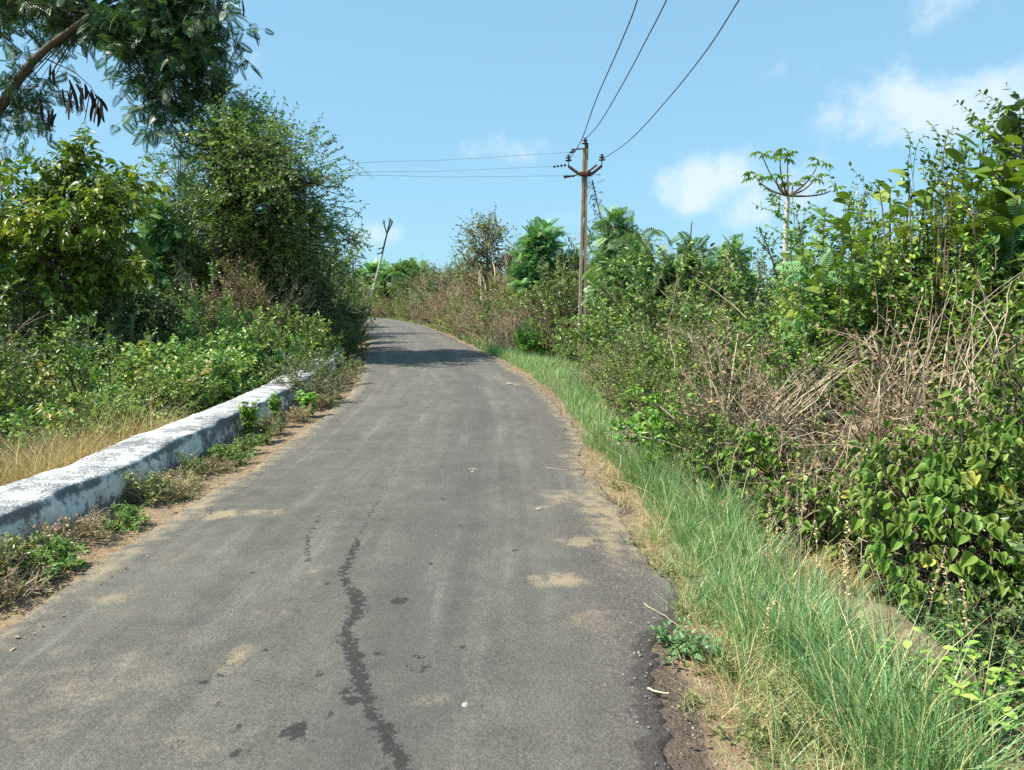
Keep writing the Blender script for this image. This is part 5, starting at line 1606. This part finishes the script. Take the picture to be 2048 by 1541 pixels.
T8 = scatter(900, 2.4, 5.5, 1.66, 2.5, lambda lo, s: .8 * sstep(s, 1.7, 1.9))
grass_obj('short_grass', 'sparse short green grass on the dark broken asphalt crumbs', T8, ML['grass'], 14, .06, .26, .005, 1.2, rad=.06, var=(.6, .25), dryf=.3, k=3)
T5 = scatter(1500, 3.5, 11, -5.2, -2.98, lambda lo, s: 1 - sstep(lo, 8.0, 10.5))
grass_obj('dry_grass', 'straw coloured dry grass on the low ground behind the wall', T5, ML['dry'], 20, .25, .75, .008, .9, rad=.12, var=(.5, .2), dryf=.12, k=3)
T6 = scatter(900, 3.4, 20, -2.34, -1.72, lambda lo, s: .12 + .8 * sstep(-s, 1.95, 2.25))
grass_obj('wall_foot_grass', 'thin dry grass along the foot of the wall', T6, ML['dry'], 10, .05, .24, .005, 1.0, rad=.06, var=(.45, .25), dryf=.4, k=2)
T7 = scatter(900, 14, 40, -4.5, -1.85, lambda lo, s: sstep(-s, 1.85, 2.2) * np.where((lo < 21.8) & (s > -3.0), .3, 1))
grass_obj('dry_grass', 'mixed dry grass on the shoulder past the end of the wall', T7, ML['dry'], 12, .15, .45, .012, .8, rad=.14, var=(.6, .25), dryf=.5, k=2)


# tall seed heads, each a rough spike on a stalk
def seedheads():
    w, l = Acc(), Acc()
    spots = [(1590, 1330, .95), (1570, 1300, .85), (1545, 1290, .8), (1480, 1230, .55), (1600, 1300, 1.0), (1640, 1320, .7), (1240, 960, .5), (1260, 950, .5), (1210, 940, .45), (1800, 1480, .8), (1700, 1440, .7), (1420, 1060, .5), (1380, 1010, .45), (1680, 1350, .8), (1950, 1450, .6), (1900, 1400, .6), (1500, 1420, .5), (1530, 1250, .7)]
    for (u, v, h) in spots:
        p = G(u, v, -.05)
        lean = rng.normal(0, .10, 2)
        e = p + [lean[0], lean[1], h]
        m = (p + e) / 2 + [0, 0, .08]
        w.tubes(bez(p[None], m[None], e[None], 7), np.full((1, 7), .0022), 3, .9)
        k = 44
        t = rng.uniform(.62, 1.0, k)[:, None]
        q = (1 - t) ** 2 * p + 2 * t * (1 - t) * m + t * t * e
        l.leaves(LEAF2, q, rng.normal(size=(k, 3)) + [0, 0, .5], rng.normal(size=(k, 3)), rng.uniform(.010, .022, k), rng.uniform(.55, .85, k))
    return w.mesh('seed_stalks', MW['cane']), l.mesh('seed_heads', ML['dry'])


g0 = [o for o in C.objects if o.name == 'verge_grass'][0]
sw, sl = seedheads()
link('seed_stalk', sw, g0, kind='stuff'); link('seed_head', sl, g0, kind='stuff')

# ------------------------------------------------------------------ stones, straw and litter
def stone_mesh(seed, mat):
    import bmesh
    rg = np.random.default_rng(seed)
    bm = bmesh.new(); bmesh.ops.create_icosphere(bm, subdivisions=2, radius=1)
    ks = rg.normal(size=(5, 3)) * 1.6
    for v in bm.verts:
        c = np.array(v.co); q = 1 + .13 * sum(math.sin(k @ c + i) for i, k in enumerate(ks))
        v.co = Vector(c * q * np.array([1, .8, .55]))
    me = bpy.data.meshes.new('stone'); bm.to_mesh(me); bm.free(); me.materials.append(mat)
    return me


ST = {'white': stone_mesh(1, plain('pale_stone', (.30, .285, .25), .9, 0, 9)), 'orange': stone_mesh(2, plain('orange_stone', (.50, .25, .07), .9, 0, 9)), 'brown': stone_mesh(3, plain('brown_stone', (.22, .14, .085), .9, 0, 9)), 'tan': stone_mesh(4, plain('tan_stone', (.46, .36, .25), .9, 0, 9))}
for (u, v, w, k, l, g_) in [(930, 1412, 12, 'white', 'largest whitish stone lying on the asphalt', None), (270, 995, 11, 'orange', 'orange yellow stone at the foot of the wall', None), (258, 978, 9, 'brown', 'brown stone touching the wall beside the orange one', None), (312, 985, 10, 'brown', 'brown stone in the weeds past the orange one', None),
                            (1078, 1018, 8, 'white', 'small pale pebble on the asphalt', 'pebbles on the asphalt'), (945, 944, 6, 'white', 'small pale pebble on the asphalt', 'pebbles on the asphalt'), (872, 1071, 4, 'white', 'small pale pebble on the asphalt', 'pebbles on the asphalt'), (900, 1087, 4, 'white', 'small pale pebble on the asphalt', 'pebbles on the asphalt'), (1020, 769, 7, 'white', 'small pale pebble on the asphalt', 'pebbles on the asphalt'), (808, 1125, 3, 'white', 'small pale pebble on the asphalt', 'pebbles on the asphalt'),
                            (1525, 1450, 12, 'brown', 'reddish brown clod half hidden in the verge grass', None), (1640, 1195, 12, 'tan', 'tan stone on top of the soil bank', None), (1700, 1240, 12, 'tan', 'tan clod on the near slope of the soil bank', None)]:
    p = G(u, v, .03 if l.find('asphalt') > 0 else gz(*G(u, v, 0)[:2])[0] + .01)
    r = (.75 if l.find('asphalt') > 0 else 1) * w * np.linalg.norm(p - [0, 0, CAM_H]) / FPX
    if l.find('asphalt') > 0: p[2] = .026
    o = tag(link('stone', ST[k], None, p + [0, 0, r * .2]), l, 'stone', g_)
    o.scale = (r * 1.15, r, r * .6); o.rotation_euler = (0, 0, float(rng.uniform(0, 6)))


def litter():
    a = Acc()
    n = 2600
    lo = rng.uniform(2.5, 22, n); s = np.where(rng.uniform(0, 1, n) < .6, -rng.uniform(1.5, 2.34, n), rng.uniform(1.55, 2.6, n))
    p = at_road(lo, s); p[:, 2] = np.maximum(gz(p[:, 0], p[:, 1]), np.where(np.abs(s) < 1.58, .016, -1)) + .008
    a.leaves(LEAF2, p, rng.normal(size=(n, 3)) * [1, 1, .25], rng.normal(size=(n, 3)) * .4 + UPV, rng.uniform(.012, .05, n), rng.uniform(0, .95, n))
    return a.mesh('leaf_litter', ML['brown'])


tag(link('leaf_litter', litter(), kind='stuff'), 'scattered dead leaves and bits along both road shoulders', 'litter')
a = Acc()
n = 5000
lo = rng.uniform(2.5, 16, n) ** 1.0; s = np.where(rng.uniform(0, 1, n) < .5, -np.abs(rng.normal(1.75, .28, n)), np.abs(rng.normal(1.62, .16, n)))
p = at_road(lo, s); p[:, 2] = np.maximum(gz(p[:, 0], p[:, 1]), np.where(np.abs(s) < 1.55, .015, -1)) + .002
oct_v = np.array([(1, 0, 0), (-1, 0, 0), (0, 1, 0), (0, -1, 0), (0, 0, .7), (0, 0, -.7)]) * .5
oct_f = np.array([(0, 2, 4), (2, 1, 4), (1, 3, 4), (3, 0, 4), (2, 0, 5), (1, 2, 5), (3, 1, 5), (0, 3, 5)])
a.leaves((oct_v, oct_f), p, rng.normal(size=(n, 3)), rng.normal(size=(n, 3)), rng.uniform(.005, .022, n) * rng.uniform(.5, 1, n), rng.uniform(0, 1, n))
tag(link('gravel', a.mesh('gravel', wood_mat('gravel_stone', [(0, (.10, .08, .065)), (.5, (.26, .21, .165)), (1, (.48, .42, .34))])), kind='stuff'), 'loose gravel crumbs along the broken asphalt edges', 'gravel')
canes('straw', [(G(0, 1140, .03), G(80, 1152, .03)), (G(60, 1150, .02), G(110, 1110, .02))], 'pale dry stalk lying on the sandy shoulder by the wall', .006, 2, .015, .005, .01)
for (q, r_, t_) in [((G(1090, 935, .03), G(1135, 939, .03)), .004, 'thin dark twig lying on the asphalt near the verge'), ((G(1290, 1210, .02), G(1360, 1255, .02)), .004, 'dry straw lying across the asphalt edge by the tufts'), ((G(1300, 1375, .02), G(1345, 1385, .03)), .005, 'short pale straw on the dark broken edge')]:
    canes('straw', [q], t_, r_, 1, .006, .004, .004)
